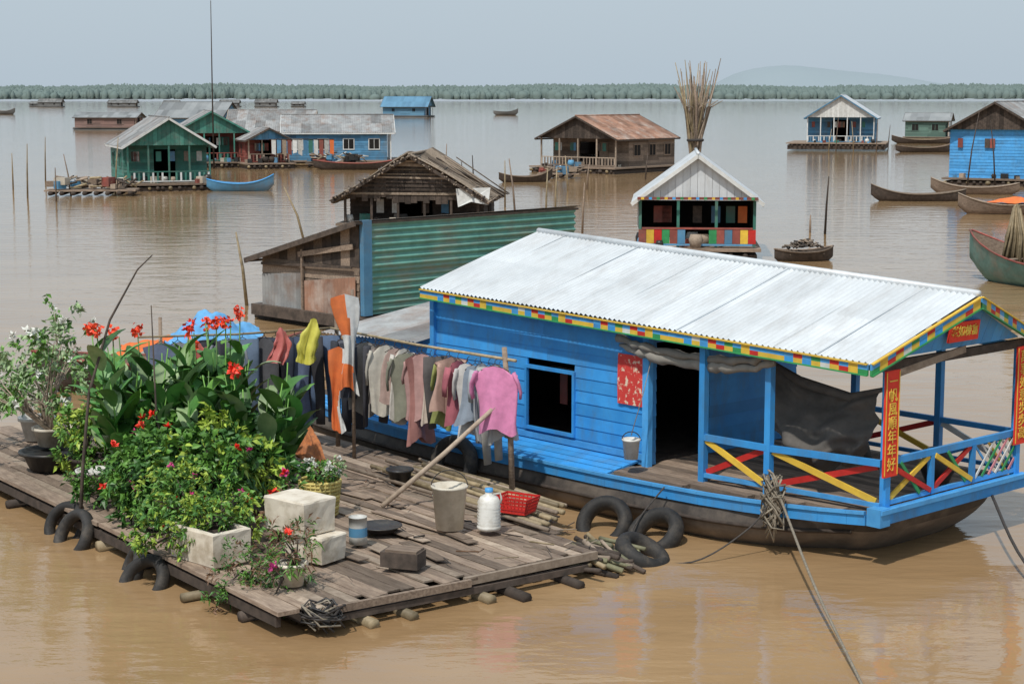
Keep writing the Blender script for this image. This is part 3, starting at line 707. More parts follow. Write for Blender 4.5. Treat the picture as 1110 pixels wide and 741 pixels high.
m.obj('printed_calendar',hb,label='red floral printed paper beside the doorway')
m=MB();m.corr((-11.9,-.3,2.0),(-9.2,-.3,2.1),(-9.2,2.6,2.5),(-11.9,2.6,2.4),zincd,pitch=.1,rows=4);m.obj('lean_to_roof',hb,label='grey corrugated lean-to roof')
m=MB();m.clap((-11.6,.0),(-9.1,.0),.74,2.05,(0,-1),blue,.17);m.clap((-11.6,2.5),(-11.6,0),.74,2.05,(-1,0),blue,.17);m.obj('lean_to_wall',hb)
m=MB();V=[];F=[];ch=cloth('charcoal',(.125,.115,.105))
for i in range(41):
    u=i/40
    for j in range(25):
        v=j/24
        top=2.44-.30*math.sin(pi*u)-.16*u; bot=1.22-.22*math.sin(pi*u)+.06*math.sin(u*9+1)
        x=-1.45+(u-.5)*1.95*(1-.30*v*v)
        y=.75-.12*math.sin(pi*v)-.38*math.sin(pi*v**1.8)*math.sin(pi*u)**.7
        V.append((x+.07*math.sin(v*7+u*4),y+.07*math.sin(u*20+v*6)*(.3+v)+.05*math.sin(v*15-u*11)+.03*math.sin(v*31+u*8),top+(bot-top)*v+.05*math.sin(u*19)*v))
for i in range(40):
    for j in range(24): o=i*25+j;F.append((o,o+25,o+26,o+1))
m.add(V,F,ch,.5,True)
m.tube([(-2.4,.75,2.42),(-2.9,.0,2.68)],.012,rope,4);m.tube([(-.5,.75,2.26),(-.02,.3,2.65)],.012,rope,4);m.tube([(-2.42,.75,2.42),(-1.9,.74,2.2),(-1.0,.74,2.08),(-.48,.75,2.26)],[.03,.08,.07,.03],ch,8)
o=m.obj('hammock',label='grey brown tarpaulin hammock slung across a porch',cat='hammock',loc=BO,rz=br)
m=MB()
for i in range(8):
    x=-3.5+i*.14
    m.tube([(x+R.uniform(-.05,.05),2.6+R.uniform(-.1,.1),.8+.1*(i%3)),(x+.15,2.5,.95+R.uniform(.05,.3)),(x+.4,2.6,.85+.12*(i%2)),(x+.5,2.6,.8)],[.08,.13,.12,.06],[redp,whitep,cloth('pinkc',(.6,.2,.3)),blue,whitep,redp,oran,ch][i],8,flat=.8)
m.obj('bundle',label='heap of folded bedding and clothes on a porch floor',cat='bundle',loc=BO,rz=br)
m=MB();m.lathe((0,0,0),[(.0,0),(.16,0),(.24,.18),(.22,.36),(.13,.44),(.15,.5),(.12,.5),(.1,.4)],plasb,16)
m.obj('water_jar',label='dark round water jar standing on a porch',cat='jar',loc=BW(-.55,2.2,.74))
def bucket(name,label,loc,r,h_,mm,cat='bucket',handle=True,rz=0):
    e=empty(name,label,cat,loc,rz)
    m=MB();m.lathe((0,0,0),[(0,.01),(r*.78,0),(r,h_),(r*1.06,h_),(r*1.06,h_-.03),(r*1.0,h_-.03),(r*.94,h_),(r*.74,.03),(0,.03)],mm,22,t=.8);m.obj('body',e)
    if handle:
        m=MB();m.tube([(r*1.04*math.cos(a),.0+r*.25*math.sin(a),h_-.02+r*.9*math.sin(a)*1) for a in [pi*i/10 for i in range(11)]],.008,rubber,5);m.obj('handle',e)
    return e
bucket('bucket','small grey bucket hung on a blue wall',BW(-3.95,-.55,.95),.13,.3,plasw)
m=MB();m.tube([BW(-3.95,-.55,1.3),BW(-3.95,-.3,1.9),BW(-3.95,-.1,2.5)],.008,rope,4)
m.obj('rope',label='thin cord holding a hanging bucket',cat='rope')
def tyre(loc,ax,r=.3,lab='old black tyre used as a boat fender',th=.105):
    m=MB();m.torus((0,0,0),r,th,rubber,ax,32,12)
    m.obj('tyre',label=lab,cat='tyre',loc=loc,group='tyre fenders')
tyre(BW(-2.95,-1.1,.1),(BW(0,-1,0)-BW(0,0,0)+Vector((0,0,1.1))),.34)
tyre(BW(-3.85,-1.2,.1),(BW(.3,-1,0)-BW(0,0,0)+Vector((0,0,.7))),.33)
tyre(BW(-7.4,-1.0,.42),(BW(.2,-1,0)-BW(0,0,0)+Vector((0,0,.2))),.34)
def ropeobj(pts,r,label,mm=rope,nm='rope'):
    m=MB();P=[Vector(p) for p in pts];Q=[]
    for i in range(len(P)-1):
        for k in range(6):
            u=k/6;p0=P[max(i-1,0)];p1=P[i];p2=P[i+1];p3=P[min(i+2,len(P)-1)]
            Q.append(.5*((2*p1)+(p2-p0)*u+(2*p0-5*p1+4*p2-p3)*u*u+(3*p1-p0-3*p2+p3)*u**3))
    Q.append(P[-1]);m.tube(Q,r,mm,5);return m.obj(nm,label=label,cat='rope')
s0=BW(-1.3,-.42,.85)
ropeobj([s0,s0.lerp(Vector((3.72,17.9,.0)),.5)+Vector((0,0,-.12)),Vector((3.72,17.9,.0)),Vector((3.8,17.2,-.3))],.018,'taut grey mooring rope running down into water')
ropeobj([BW(.1,2.6,.6),(6.6,21.9,.25),(7.0,20.4,-.1)],.022,'dark mooring rope from the porch corner',roped)
ropeobj([BW(-3.1,-.75,.7),BW(-3.2,-1.25,.2),BW(-2.6,-1.9,.02),BW(-1.8,-1.6,.02),BW(-1.5,-.8,.4),BW(-1.35,-.5,.8)],.012,'slack thin cord looping beside a hull',roped)
m=MB()
for i in range(34):
    a=R.uniform(0,6);r=R.uniform(.05,.2);zc=R.uniform(-.3,.15)
    m.tube([(r*math.cos(a+t*1.1)*1.1,r*.5*math.sin(a+t*1.1)-.04,zc+.22*math.sin(t*1.1+i)) for t in range(6)],.014,rope,4)
for i in range(7): m.tube([(R.uniform(-.08,.08),-.05,0),(R.uniform(-.12,.12),-.1,-.3),(R.uniform(-.15,.15),-.08,-.55+R.uniform(-.1,.1))],.012,rope,4)
m.obj('rope_coil',label='tangled coil of grey rope on a blue rail',cat='rope coil',loc=BW(-1.35,-.45,.85),rz=br)
# ------------------------------------------------------------ near raft
RO=Vector((-2.44,19.56,-.06));rr=D(-53)
def RW(x,y,z=.4): return RO+Vector((x*math.cos(rr)-y*math.sin(rr),x*math.sin(rr)+y*math.cos(rr),z))
rf=empty('raft','weathered plank raft moored along the blue houseboat','raft',RO,rr)
m=MB();y=.1
while y<5.75:
    w_=R.uniform(.11,.2)
    xe=(-.1+R.uniform(-.14,.12)) if y<4.35 else (-.6-(y-4.35)*1.6+R.uniform(-.25,.15))
    x=-13.2 if y<3.4 else -10.6
    while x<xe-.3:
        L=R.uniform(1.4,3.6);x1=min(xe,x+L)
        if xe-x1<.8: x1=xe
        if R.random()>.02 or x<-7:
            z=.37+R.uniform(-.012,.012);tl_=R.uniform(-.006,.006);dy=R.uniform(-.01,.01);wa=R.uniform(0,.008)
            m.hexa([(x,y+dy,z-.022),(x1-.01,y-dy,z-.022),(x1-.01,y+w_-.009-dy-wa,z-.022),(x,y+w_-.009+dy,z-.022),(x,y+dy,z+tl_),(x1-.01,y-dy,z-tl_),(x1-.01,y+w_-.009-dy-wa,z+tl_),(x,y+w_-.009+dy,z)],R.choice([wood,wood,wood,wood,woodl]))
        x=x1
    y+=w_
for i in range(16):
    x=R.uniform(-5.5,-.8);y=R.uniform(1.3,4.3)
    m.box((x,y,.395+.002*i),(R.uniform(.8,2.4),R.uniform(.10,.2),.012),R.choice([wood,wood,woodl]),R.uniform(-.12,.12))
m.obj('deck',rf)
m=MB()
for i in range(90):
    x=R.uniform(-6,-.3);y=R.uniform(.6,5.0) if R.random()<.5 else R.uniform(3.8,5.0);a=R.uniform(0,6.28);L=R.uniform(.06,.4)
    m.tube([(x,y,.44),(x+L*math.cos(a),y+L*math.sin(a),.45)],R.uniform(.005,.014),R.choice([woodl,wooddk,bamboo,leafw,plasb]),4)
m.obj('litter',rf,kind='stuff')
m=MB()
m.beam((-13,-.02,.42),(-5.2,-.07,.41),.26,.05,wood,.75);m.beam((-5.15,-.05,.415),(-.05,-.12,.38),.28,.05,wood,.95);m.beam((-13,-.1,.28),(-.15,-.2,.26),.06,.12,wooddk)
m.beam((.0,.3,.33),(.02,2.4,.32),.06,.09,wood,.6);m.beam((-.04,2.35,.33),(-.02,4.45,.34),.06,.10,woodl,.3);m.beam((-.02,.2,.22),(-.02,4.3,.2),.08,.08,wooddk)
m.obj('edge_beam',rf)
m=MB()
for i,x in enumerate((-1.0,-2.15,-3.9,-5.1,-6.9,-8.3,-9.8,-11.6)):
    m.tube([(x,-R.uniform(.15,.5),.12),(x+R.uniform(-.1,.1),5.3,.12)],R.uniform(.06,.09),R.choice([bamboo,wooddk]),8)
for i,y in enumerate((.9,1.45,2.6,3.0,3.9)):
    m.tube([(.1+R.uniform(0,.3),y,.1),(-11,y+.1,.1)],R.uniform(.06,.085),R.choice([bamboo,wooddk]),8)
m.box((-6.7,1.8,.2),(12.9,3.3,.1),wooddk);m.box((-5.9,3.9,.2),(9.4,1.2,.1),wooddk)
m.obj('bamboo_float',rf)
bamg=mat('green_bamboo',(.26,.25,.15),(.13,.125,.075),6,.6,tint=.9)
m=MB()
for i in range(46):
    a=R.uniform(-.25,.55);x=R.uniform(-.75,-.15);y=4.2+R.uniform(0,1.0);L=R.uniform(.5,.95)
    m.tube([(x-.3,y,.06+R.uniform(0,.3)),(x-.3+L*math.cos(a),y+L*math.sin(a),.07+R.uniform(0,.24))],R.uniform(.025,.045),R.choice([bamboo,bamg,bamg,wooddk,wooddk,woodl]),7)
m.obj('bamboo_bundle',label='bundle of dark cut bamboo lashed at a raft corner',cat='bamboo bundle',loc=RO,rz=rr)
tyre(RW(-.25,5.45,.14),(RW(.4,.2,0)-RW(0,0,0)+Vector((0,0,.8))),.3)
for i in range(11):
    y=4.45+i*.12+R.uniform(-.04,.04);x0=R.uniform(-6.4,-4.6);x1=R.uniform(-1.3,-.9)-(y-4.4)*.9
    m=MB();m.tube([(x0,y+R.uniform(-.15,.25),.45),((x0+x1)/2,y,.46),(x1,y+R.uniform(-.12,.12),.44)],R.uniform(.025,.045),bamboo if i%3 else woodl,7)
    m.obj('bamboo_pole',label='bamboo pole lying on raft planks',cat='bamboo pole',loc=RO,rz=rr,group='bamboo poles on the raft')
hl='half sunken black tyre beside a raft edge'
tyre(RW(-5.65,-.35,.17),(RW(.1,-1,0)-RW(0,0,0)+Vector((0,0,.5))),.33,hl,.075)
tyre(RW(-6.25,-.2,.17),(RW(.5,-1,0)-RW(0,0,0)+Vector((0,0,.5))),.3,hl,.075)
tyre(RW(-3.2,-.45,.07),(RW(.3,-1,0)-RW(0,0,0)+Vector((0,0,.7))),.32,hl,.08)
tyre(RW(-3.75,-.35,.1),(RW(-.3,-1,0)-RW(0,0,0)+Vector((0,0,.4))),.27,hl,.07)
bucket('bucket','large stained cream plastic bucket on raft planks',RW(-2.0,3.5,.44),.24,.6,plasc)
e=empty('plastic_jug','white plastic jug with ribbed body on raft planks','jug',RW(-1.64,3.9,.44))
m=MB();pr=[(0,0),(.15,0),(.165,.03)]
for i in range(7): pr+= [(.165,.05+i*.045),(.15,.07+i*.045)]
pr+=[(.16,.38),(.12,.45),(.05,.49),(.05,.52)];m.lathe((0,0,0),pr,plasw,20,t=.9);m.obj('body',e)
m=MB();m.lathe((0,0,.52),[(.055,0),(.055,.05),(0,.05)],bluel,12);m.obj('cap',e)
m=MB();m.tube([(.05,0,.48),(.15,0,.5),(.17,0,.42),(.155,0,.36)],.015,plasw,6);m.obj('handle',e)
def basket(loc,lx,ly,h_,mm,name,label,rz=0):
    m=MB()
    for z in [h_*i/4 for i in range(5)]:
        k=1+.25*z/h_
        P=[(-lx*k/2,-ly*k/2,z),(lx*k/2,-ly*k/2,z),(lx*k/2,ly*k/2,z),(-lx*k/2,ly*k/2,z)]
        for i in range(4): m.beam(P[i],P[(i+1)%4],.012,.03 if z else .03,mm)
    for i in range(9):
        u=-.5+i/8
        for a,b in(((u*lx,-ly/2),(u*lx*1.25,-ly*.625)),((u*lx,ly/2),(u*lx*1.25,ly*.625)),((-lx/2,u*ly),(-lx*.625,u*ly*1.25)),((lx/2,u*ly),(lx*.625,u*ly*1.25))):
            m.beam((a[0],a[1],0),(b[0],b[1],h_),.012,.012,mm)
    m.box((0,0,.01),(lx,ly,.012),mm)
    return m.obj(name,label=label,cat='basket',loc=loc,rz=rz)
basket(RW(-2.0,4.65,.52),.42,.3,.2,redp,'basket','red plastic slatted basket on bamboo poles',rr+.4)
m=MB()
wv=mat('woven_cane',(.55,.46,.16),(.36,.29,.09),20,.7,tint=.9)
for i in range(10):
    z=i*.052;r=.24+.05*i/9
    m.torus((0,0,z),r,.02,wv,n=26,k=5)
for j in range(26):
    a=2*pi*j/26;m.tube([(.235*math.cos(a),.235*math.sin(a),0),(.30*math.cos(a),.30*math.sin(a),.48)],.012,wv,4)
m.lathe((0,0,0),[(0,.01),(.2,.01),(.25,.4)],wv,16)
m.obj('basket',label='round yellow woven cane basket on raft planks',cat='basket',loc=RW(-3.9,2.6,.42))
def foambox(c,size,label,rz,tilt=0,open_=False):
    m=MB();x,y,z=size;V=[];F=[]
    DD=[]
    for q in range(4):
        c0=[(-1,-1),(1,-1),(1,1),(-1,1)][q];c1=[(-1,-1),(1,-1),(1,1),(-1,1)][(q+1)%4]
        for k in range(5): DD.append((c0[0]+(c1[0]-c0[0])*k/5,c0[1]+(c1[1]-c0[1])*k/5))
    n=len(DD)
    lv=((0,.03),(.012,.02),(z*.5,.012),(z*.8,.008),(z-.02,.004),(z,.014))
    for zz,i in lv:
        for dx,dy in DD:
            V.append((dx*(x/2-i)+R.uniform(-.005,.005),dy*(y/2-i)+R.uniform(-.005,.005),zz+(R.uniform(-.006,.006) if zz else 0)))
    for k in range(len(lv)-1):
        for j in range(n): F.append((k*n+j,k*n+(j+1)%n,(k+1)*n+(j+1)%n,(k+1)*n+j))
    T=(len(lv)-1)*n
    if open_:
        o=len(V)
        for zz in(z,z-.1):
            for dx,dy in DD: V.append((dx*(x/2-.07),dy*(y/2-.07),zz))
        for j in range(n): F.append((T+j,T+(j+1)%n,o+(j+1)%n,o+j));F.append((o+j,o+(j+1)%n,o+n+(j+1)%n,o+n+j))
    else: F.append(tuple(range(T,T+n)))
    F.append(tuple(range(n))[::-1])
    m.add(V,F,foam,.5)
    if open_: m.box((0,0,z-.09),(x-.15,y-.15,.03),wooddk)
    return m.obj('foam_box',label=label,cat='foam box',loc=c,rz=rz)
foambox(RW(-1.85,1.3,.41),(.66,.48,.34),'dirty white foam box under another box',rr+.3)
foambox(RW(-2.05,1.2,.76),(.76,.56,.44),'stained cream foam box stacked on another',rr+.22)
foambox(RW(-2.6,.2,.42),(.95,.6,.44),'chipped white foam planter box full of plants',rr+.15,open_=True)
e=empty('paint_can','white tin can with blue band on raft','can',RW(-2.1,2.1,.43))
m=MB();m.lathe((0,0,0),[(0,0),(.12,0),(.12,.1)],plasw,18);m.lathe((0,0,.1),[(.121,0),(.121,.12)],bluef,18);m.lathe((0,0,.22),[(.12,0),(.12,.14),(.125,.14),(.11,.12),(0,.1)],plasw,18);m.obj('body',e)
def pot(loc,r,h_,mm,label,name='plant_pot'):
    m=MB();m.lathe((0,0,0),[(0,0),(r*.7,0),(r*.95,h_*.85),(r*1.08,h_*.86),(r*1.08,h_),(r*.96,h_),(r*.9,h_*.85),(0,h_*.84)],mm,20);return m.obj(name,label=label,cat='pot',loc=loc)
pot(RW(-9.1,.75,.41),.46,.3,plasb,'wide black plastic basin on a raft','basin')
pot(RW(-9.3,.85,.74),.28,.3,foam,'pale cracked flower pot standing in a basin')
pot(RW(-10.4,1.4,.41),.3,.4,foam,'pale concrete flower pot on a raft')
pot(RW(-11.5,1.5,.41),.3,.4,plasw,'white plastic flower pot on a raft')
pot(RW(-8.0,.9,.41),.28,.35,wooddk,'brown flower pot with a small bush')
pot(RW(-.95,.45,.41),.18,.28,foam,'small tan flower pot at a raft corner')
pot(RW(-6.3,.9,.41),.35,.4,plasw,'white tub planted with tall cannas')
pot(RW(-7.1,.6,.41),.25,.35,plasw,'pale pot planted with leafy stems')
pot(RW(-5.0,.7,.41),.35,.4,plasb,'black tub planted with red flowers')
pot(RW(-3.9,.8,.41),.35,.4,plasb,'black tub planted with leafy bush')
pot(RW(-3.3,2.0,.41),.2,.25,foam,'small pale pot beside a woven basket')
pot(RW(-2.5,2.7,.42),.28,.09,plasb,'shallow black basin on raft planks','basin')
pot(RW(-4.9,4.6,.41),.2,.22,plasb,'soot black cooking pot on a raft','cooking_pot')
m=MB();m.box((0,0,.1),(.5,.3,.2),wooddk,t=.8);m.box((.02,0,.215),(.42,.27,.03),wood);m.obj('wood_block',label='short dark block of wood on planks',cat='wood block',loc=RW(-.8,1.95,.43),rz=rr+.6)
m=MB()
for i in range(40):
    a=R.uniform(0,6);r=R.uniform(.1,.3)
    m.tube([(r*math.cos(a+t),r*math.sin(a+t)*.8,R.uniform(-.05,.12)+.1*math.sin(t)) for t in range(5)],.013,R.choice([roped,rope,plasb]),4)
m.obj('rope_tangle',label='tangled dark rope and net at a raft corner',cat='rope tangle',loc=RW(.0,.3,.24))
# ------------------------------------------------------------ clothes rack
def pole(p,q,r,label,mm=wood):
    m=MB();p=Vector(p);q=Vector(q);mid=(p+q)/2+Vector((R.uniform(-.03,.03),0,-.03));m.tube([p,mid,q],[r,r*.95,r*.85],mm,8);return m.obj('wooden_pole',label=label,cat='pole')
P1=RW(-3.3,5.55,.35);
pole(P1,P1+Vector((-.12,0,2.25)),.045,'upright clothes line post with pale wood')
P2=RW(-8.1,5.45,.35)
pole(P2,P2+Vector((0,0,2.35)),.04,'upright clothes line post behind hanging shirts')
pole(RW(-3.7,3.5,.42),RW(-3.35,5.45,1.85),.04,'diagonal prop pole leaning on a clothes post',woodl)
LA=RW(-3.15,5.5,2.42);LB=RW(-8.2,5.4,2.38)
pole(LA,LB,.024,'long horizontal bamboo clothes rail',bamboo)
P3=RW(-9.3,2.8,.35);pole(P3,P3+Vector((0,0,2.3)),.035,'leaning clothes post among the plants')
LC=RW(-9.3,2.4,2.35);pole(LB,LC,.02,'crosswise bamboo clothes rail',bamboo)
def garment(kind,p,rz,w_,h_,mm,label,mm2=None,cf=None,fold=.6,grp='laundry on the clothes rails',nm='garment',cat='clothes'):
    m=MB();NR=28;V=[];F=[];ph=R.uniform(0,6);rows=16;sk=R.uniform(-.12,.12);fr=R.uniform(14,24)
    def shape(v):
        if kind=='shirt': return w_/2*(.42+.58*min(1,v/.12)) if v<.12 else w_/2*(1-.18*math.sin(pi*(v-.12)/.88*.7))
        if kind=='dress': return w_/2*(.38+.62*v**.7)
        if kind=='robe': return w_/2*(.7+.3*math.sin(v*6+1))*(1-.2*v)
        if kind=='bag': return w_/2*(.25+.75*min(1,v*2.4))*(1-.25*max(0,v-.6)+.1*math.sin(v*19+ph))
        return w_/2*(1-.2*math.sin(v*4))
    if kind!='pants':
        X=[]
        for r in range(rows+1):
            v=r/rows;ww=shape(v)
            for j in range(NR):
                a=2*pi*j/NR;x=ww*math.cos(a)
                y=(.015+(.11 if kind=='bag' else .05)*v)*math.sin(a)+fold*(.06*v**.6*math.sin(x*fr/w_*.5+ph+v)+.03*math.sin(x*60/w_*.5+ph*2+v*3)*v)
                X.append((x/w_,v));V.append((x+sk*v*v+.03*math.sin(v*5+ph),y,-h_*v*(1+.06*math.sin(x*12+ph))-.03-.07*(abs(x)/w_*2 if v<.12 else 0)))
        for r in range(rows):
            for j in range(NR): F.append((r*NR+j,(r+1)*NR+j,(r+1)*NR+(j+1)%NR,r*NR+(j+1)%NR))
        if cf:
            m.add(V,[f for f in F if cf(*X[f[0]])],mm2,.5,True);m.add(V,[f for f in F if not cf(*X[f[0]])],mm,.5,True)
        else: m.add(V,F,mm,.5,True)
        if kind=='shirt':
            for sg in(-1,1):
                m.tube([(sg*w_*.40,0,-.12),(sg*w_*.50,.01,-.14-h_*.15),(sg*w_*.53+sk*.2,.02,-.14-h_*.28),(sg*w_*.51+sk*.3,.03,-.14-h_*R.uniform(.32,.5))],[.085,.08,.07,.06],mm2 or mm,8,flat=.35)
    else:
        for sg in(-1,1):
            m.tube([(sg*w_*.22,0,-.04),(sg*w_*.25,.01,-h_*.3),(sg*w_*.27+sk*.4,.03*math.sin(ph),-h_*.65),(sg*w_*.24+sk,.0,-h_*R.uniform(.93,1.02))],[w_*.27,w_*.25,w_*.19,w_*.17],mm,10,flat=.35)
    if kind not in('robe','bag'): m.tube([(-w_*.3,0,-.1),(0,0,.0),(w_*.3,0,-.1)],.007,wooddk,4);m.tube([(0,0,0),(0,0,.05),(.03,0,.075)],.006,wooddk,4)
    return m.obj(nm,label=label,cat=cat,loc=p,rz=rz,group=grp)
cs=[('pants',(.04,.045,.06),'black trousers'),('shirt',(.16,.17,.21),'grey shirt'),('pants',(.03,.035,.05),'dark trousers'),('towel',(.07,.08,.11),'dark blue towel'),('shirt',(.30,.28,.26),'stone grey shirt'),('pants',(.05,.05,.06),'charcoal trousers'),('shirt',(.36,.31,.28),'brownish grey shirt'),('shirt',(.62,.58,.50),'cream shirt'),('dress',(.46,.33,.29),'dusty pink dress'),('shirt',(.68,.64,.58),'off white shirt'),('shirt',(.26,.26,.20),'olive grey shirt'),('towel',(.42,.20,.18),'brick red towel'),('shirt',(.5,.30,.28),'faded rose shirt'),('dress',(.62,.52,.44),'beige blouse'),('pants',(.10,.09,.09),'brown black trousers'),('shirt',(.28,.30,.10),'olive green shirt'),('towel',(.52,.34,.28),'pale brick towel'),('shirt',(.40,.12,.15),'maroon shirt'),('shirt',(.64,.62,.60),'white striped shirt'),('dress',(.28,.33,.40),'blue grey blouse'),('shirt',(.45,.47,.50),'pale blue shirt'),('pants',(.46,.46,.44),'light grey trousers'),('towel',(.5,.5,.48),'light grey towel')]
nc=len(cs)
for i,(k,c,n) in enumerate(cs):
    u=.08+.86*(1-i/(nc-1))+R.uniform(-.014,.014); p=LA.lerp(LB,u)+Vector((0,0,-.09-R.uniform(0,.07)))
    garment(k,p,rr+D(68)+R.uniform(-.45,.6),R.uniform(.38,.64),R.uniform(.85,1.4) if k!='pants' else R.uniform(1.15,1.55),cloth(n.replace(' ','_'),c),n+' drying on a bamboo rail',fold=R.uniform(.45,.9))
garment('shirt',LA.lerp(LB,.06)+Vector((-.12,-.15,-.06)),D(-12),.70,.98,cloth('pink',(.76,.28,.50)),'bright pink shirt drying beside a clothes post',fold=.8)
wh=cloth('white',(.70,.70,.68))
garment('robe',RW(-7.05,5.0,3.12),D(12),.48,1.6,wh,'long white and orange robe hanging high on a pole',oran,cf=lambda x,v:(x<-.08+.35*v and v<.40) or (v>.72 and x<.1),fold=1.3)
garment('robe',RW(-7.2,4.9,2.25),D(-8),.36,1.35,oran,'limp orange cloth hanging below a white robe',wh,cf=lambda x,v:x>.12+.12*math.sin(v*6),fold=1.3)
pole(RW(-7.05,5.12,.35),RW(-7.05,5.12,3.15),.03,'tall pole holding an orange and white robe')
dk=[('pants',(.10,.15,.25),'blue jeans'),('pants',(.05,.05,.06),'black trousers'),('shirt',(.13,.17,.28),'navy shirt'),('pants',(.04,.05,.08),'navy trousers'),('shirt',(.09,.09,.10),'charcoal shirt'),('pants',(.12,.17,.25),'faded jeans'),('shirt',(.20,.22,.25),'slate grey shirt'),('pants',(.03,.03,.04),'dark work trousers'),('shirt',(.45,.12,.10),'red shirt'),('shirt',(.26,.28,.32),'grey shirt'),('towel',(.16,.2,.3),'dull blue towel')]
for i,(k,c,n) in enumerate(dk):
    u=.03+.85*i/(len(dk)-1)+R.uniform(-.02,.02); p=LB.lerp(LC,u)+Vector((0,0,-.08))
    garment(k,p,rr+D(50)+R.uniform(-.5,.5),R.uniform(.5,.64),R.uniform(1.4,1.75),cloth('b'+n.replace(' ','_'),c),n+' drying on a crosswise rail')
garment('bag',LB.lerp(LC,.13)+Vector((.15,-.5,.28)),D(5),.34,.72,mat('yellow_film',(.62,.58,.10),(.48,.45,.07),5,.4,tint=.2),'crumpled yellow plastic bag tied to a clothes rail',fold=1.2,nm='plastic_bag',cat='bag')
garment('bag',LB.lerp(LC,.27)+Vector((.1,-.5,.15)),D(25),.28,.6,mat('red_film',(.50,.14,.12),(.4,.1,.09),5,.4,tint=.2),'crumpled red plastic bag tied to a clothes rail',fold=1.2,nm='plastic_bag',cat='bag')
def drape(name,label,corners,mm,amp=.08,n=20,cat='tarpaulin',hump=0):
    a,b,c,d=map(Vector,corners);m=MB();V=[];F=[];r=random.Random(len(label))
    ph=[r.uniform(0,6) for _ in range(6)]
    for i in range(n+1):
        for j in range(n+1):
            u=i/n;v=j/n;p=(a*(1-u)+b*u)*(1-v)+(d*(1-u)+c*u)*v
            cr=math.sin(u*9+v*5+ph[0])+.6*math.sin(u*17-v*12+ph[1])+.5*math.sin(v*21+u*6+ph[2])+.4*abs(math.sin(u*33+v*19+ph[5]))
            p=p+Vector((.4*amp*math.sin(v*9+ph[3]),.4*amp*math.sin(u*8+ph[4]),hump*math.sin(pi*u)*math.sin(pi*v)+amp*.6*cr));V.append(p)
    for i in range(n):
        for j in range(n): o=i*(n+1)+j;F.append((o,o+n+1,o+n+2,o+1))
    m.add(V,F,mm,.5,True);return m.obj(name,label=label,cat=cat)
boat('canoe','old dark wooden boat beyond the raft',(-7.2,37.2,0),D(12),6.0,1.5,.6,wooddk,wood,redd)
drape('tarpaulin','crumpled orange tarpaulin on a wooden boat',((-8.4,36.6,.75),(-6.9,36.9,.95),(-6.9,37.7,1.0),(-8.4,37.4,.8)),oran,.09,hump=.15)
drape('tarpaulin','crumpled light blue plastic sheet over a boat',((-7.3,36.2,.9),(-5.4,36.8,.9),(-5.5,38.2,1.0),(-7.4,38.0,1.0)),cloth('sky_blue',(.15,.42,.75)),.17,n=40,hump=.55)
drape('cloth','crumpled brown orange patterned cloth behind the flowers',(RW(-6.0,3.0,1.2),RW(-5.3,3.3,.7),RW(-5.3,3.7,.7),RW(-6.1,3.6,1.35)),mat('brown_orange_cloth',(.50,.18,.06),(.25,.10,.05),14,.85,tint=.3),.10,cat='cloth')
drape('cloth','crumpled orange cloth tucked among the plants',(RW(-9.5,1.9,1.55),RW(-8.6,2.1,1.55),RW(-8.6,2.5,1.65),RW(-9.6,2.4,1.6)),oran,.07,cat='cloth')
# ------------------------------------------------------------ plants
def rdir(r,up=.3):
    while True:
        v=Vector((r.uniform(-1,1),r.uniform(-1,1),r.uniform(-1,1)+up))
        if .1<v.length<1.4: return v.normalized()
def bush(name,label,base,ctrs,n,size,mats_,seed,flowers=None,nf=0,stem=wooddk,fs=.08,wr=.5,cat='plant'):
    r=random.Random(seed);e=empty(name,label,cat,base)
    m=MB()
    for off,rad in ctrs:
        for i in range(7):
            d=rdir(r,.1);q=Vector(off)+Vector((d.x*rad[0],d.y*rad[1],d.z*rad[2]))*.75
            m.tube([(r.uniform(-.06,.06),r.uniform(-.06,.06),0),Vector(off)*.5+Vector((r.uniform(-.1,.1),r.uniform(-.1,.1),0)),q],[.022,.016,.006],stem,5)
    m.obj('stem',e)
    m=MB();w=[c[1][0]*c[1][1]*c[1][2] for c in ctrs]
    cl=[]
    for i in range(max(8,n//20)):
        off,rad=r.choices(ctrs,w)[0];d=rdir(r,.15);k=r.uniform(.4,1.35);cl.append((Vector(off)+Vector((d.x*rad[0],d.y*rad[1],d.z*rad[2]))*k,d,r.random(),min(rad)))
    for i in range(n):
        c,d,t,rm=r.choice(cl);q=c+rdir(r,0)*r.uniform(0,.32)*max(.35,rm)
        dd=(d*.7+rdir(r,.15)).normalized();s_=size*r.uniform(.5,1.4)
        mm=mats_[min(len(mats_)-1,int((t*.7+r.random()*.3)*len(mats_)))]
        m.leaf(q,dd,rdir(r,1.0),s_,s_*wr,mm,.2+.6*r.random(),droop=.25)
    m.obj('foliage',e)
    if flowers:
        for i in range(nf):
            m=MB();c,d,t,rm=r.choice(cl);q=c+d*rm*.3+Vector((0,0,.05));ff=flowers
            if flowers is flred and r.random()<.25: ff=flpink
            for k in range(12): m.leaf(q,rdir(r,.5),rdir(r,1),fs*r.uniform(.7,1.2),fs*.7,ff,r.random(),droop=0)
            m.obj('flower',e)
    return e
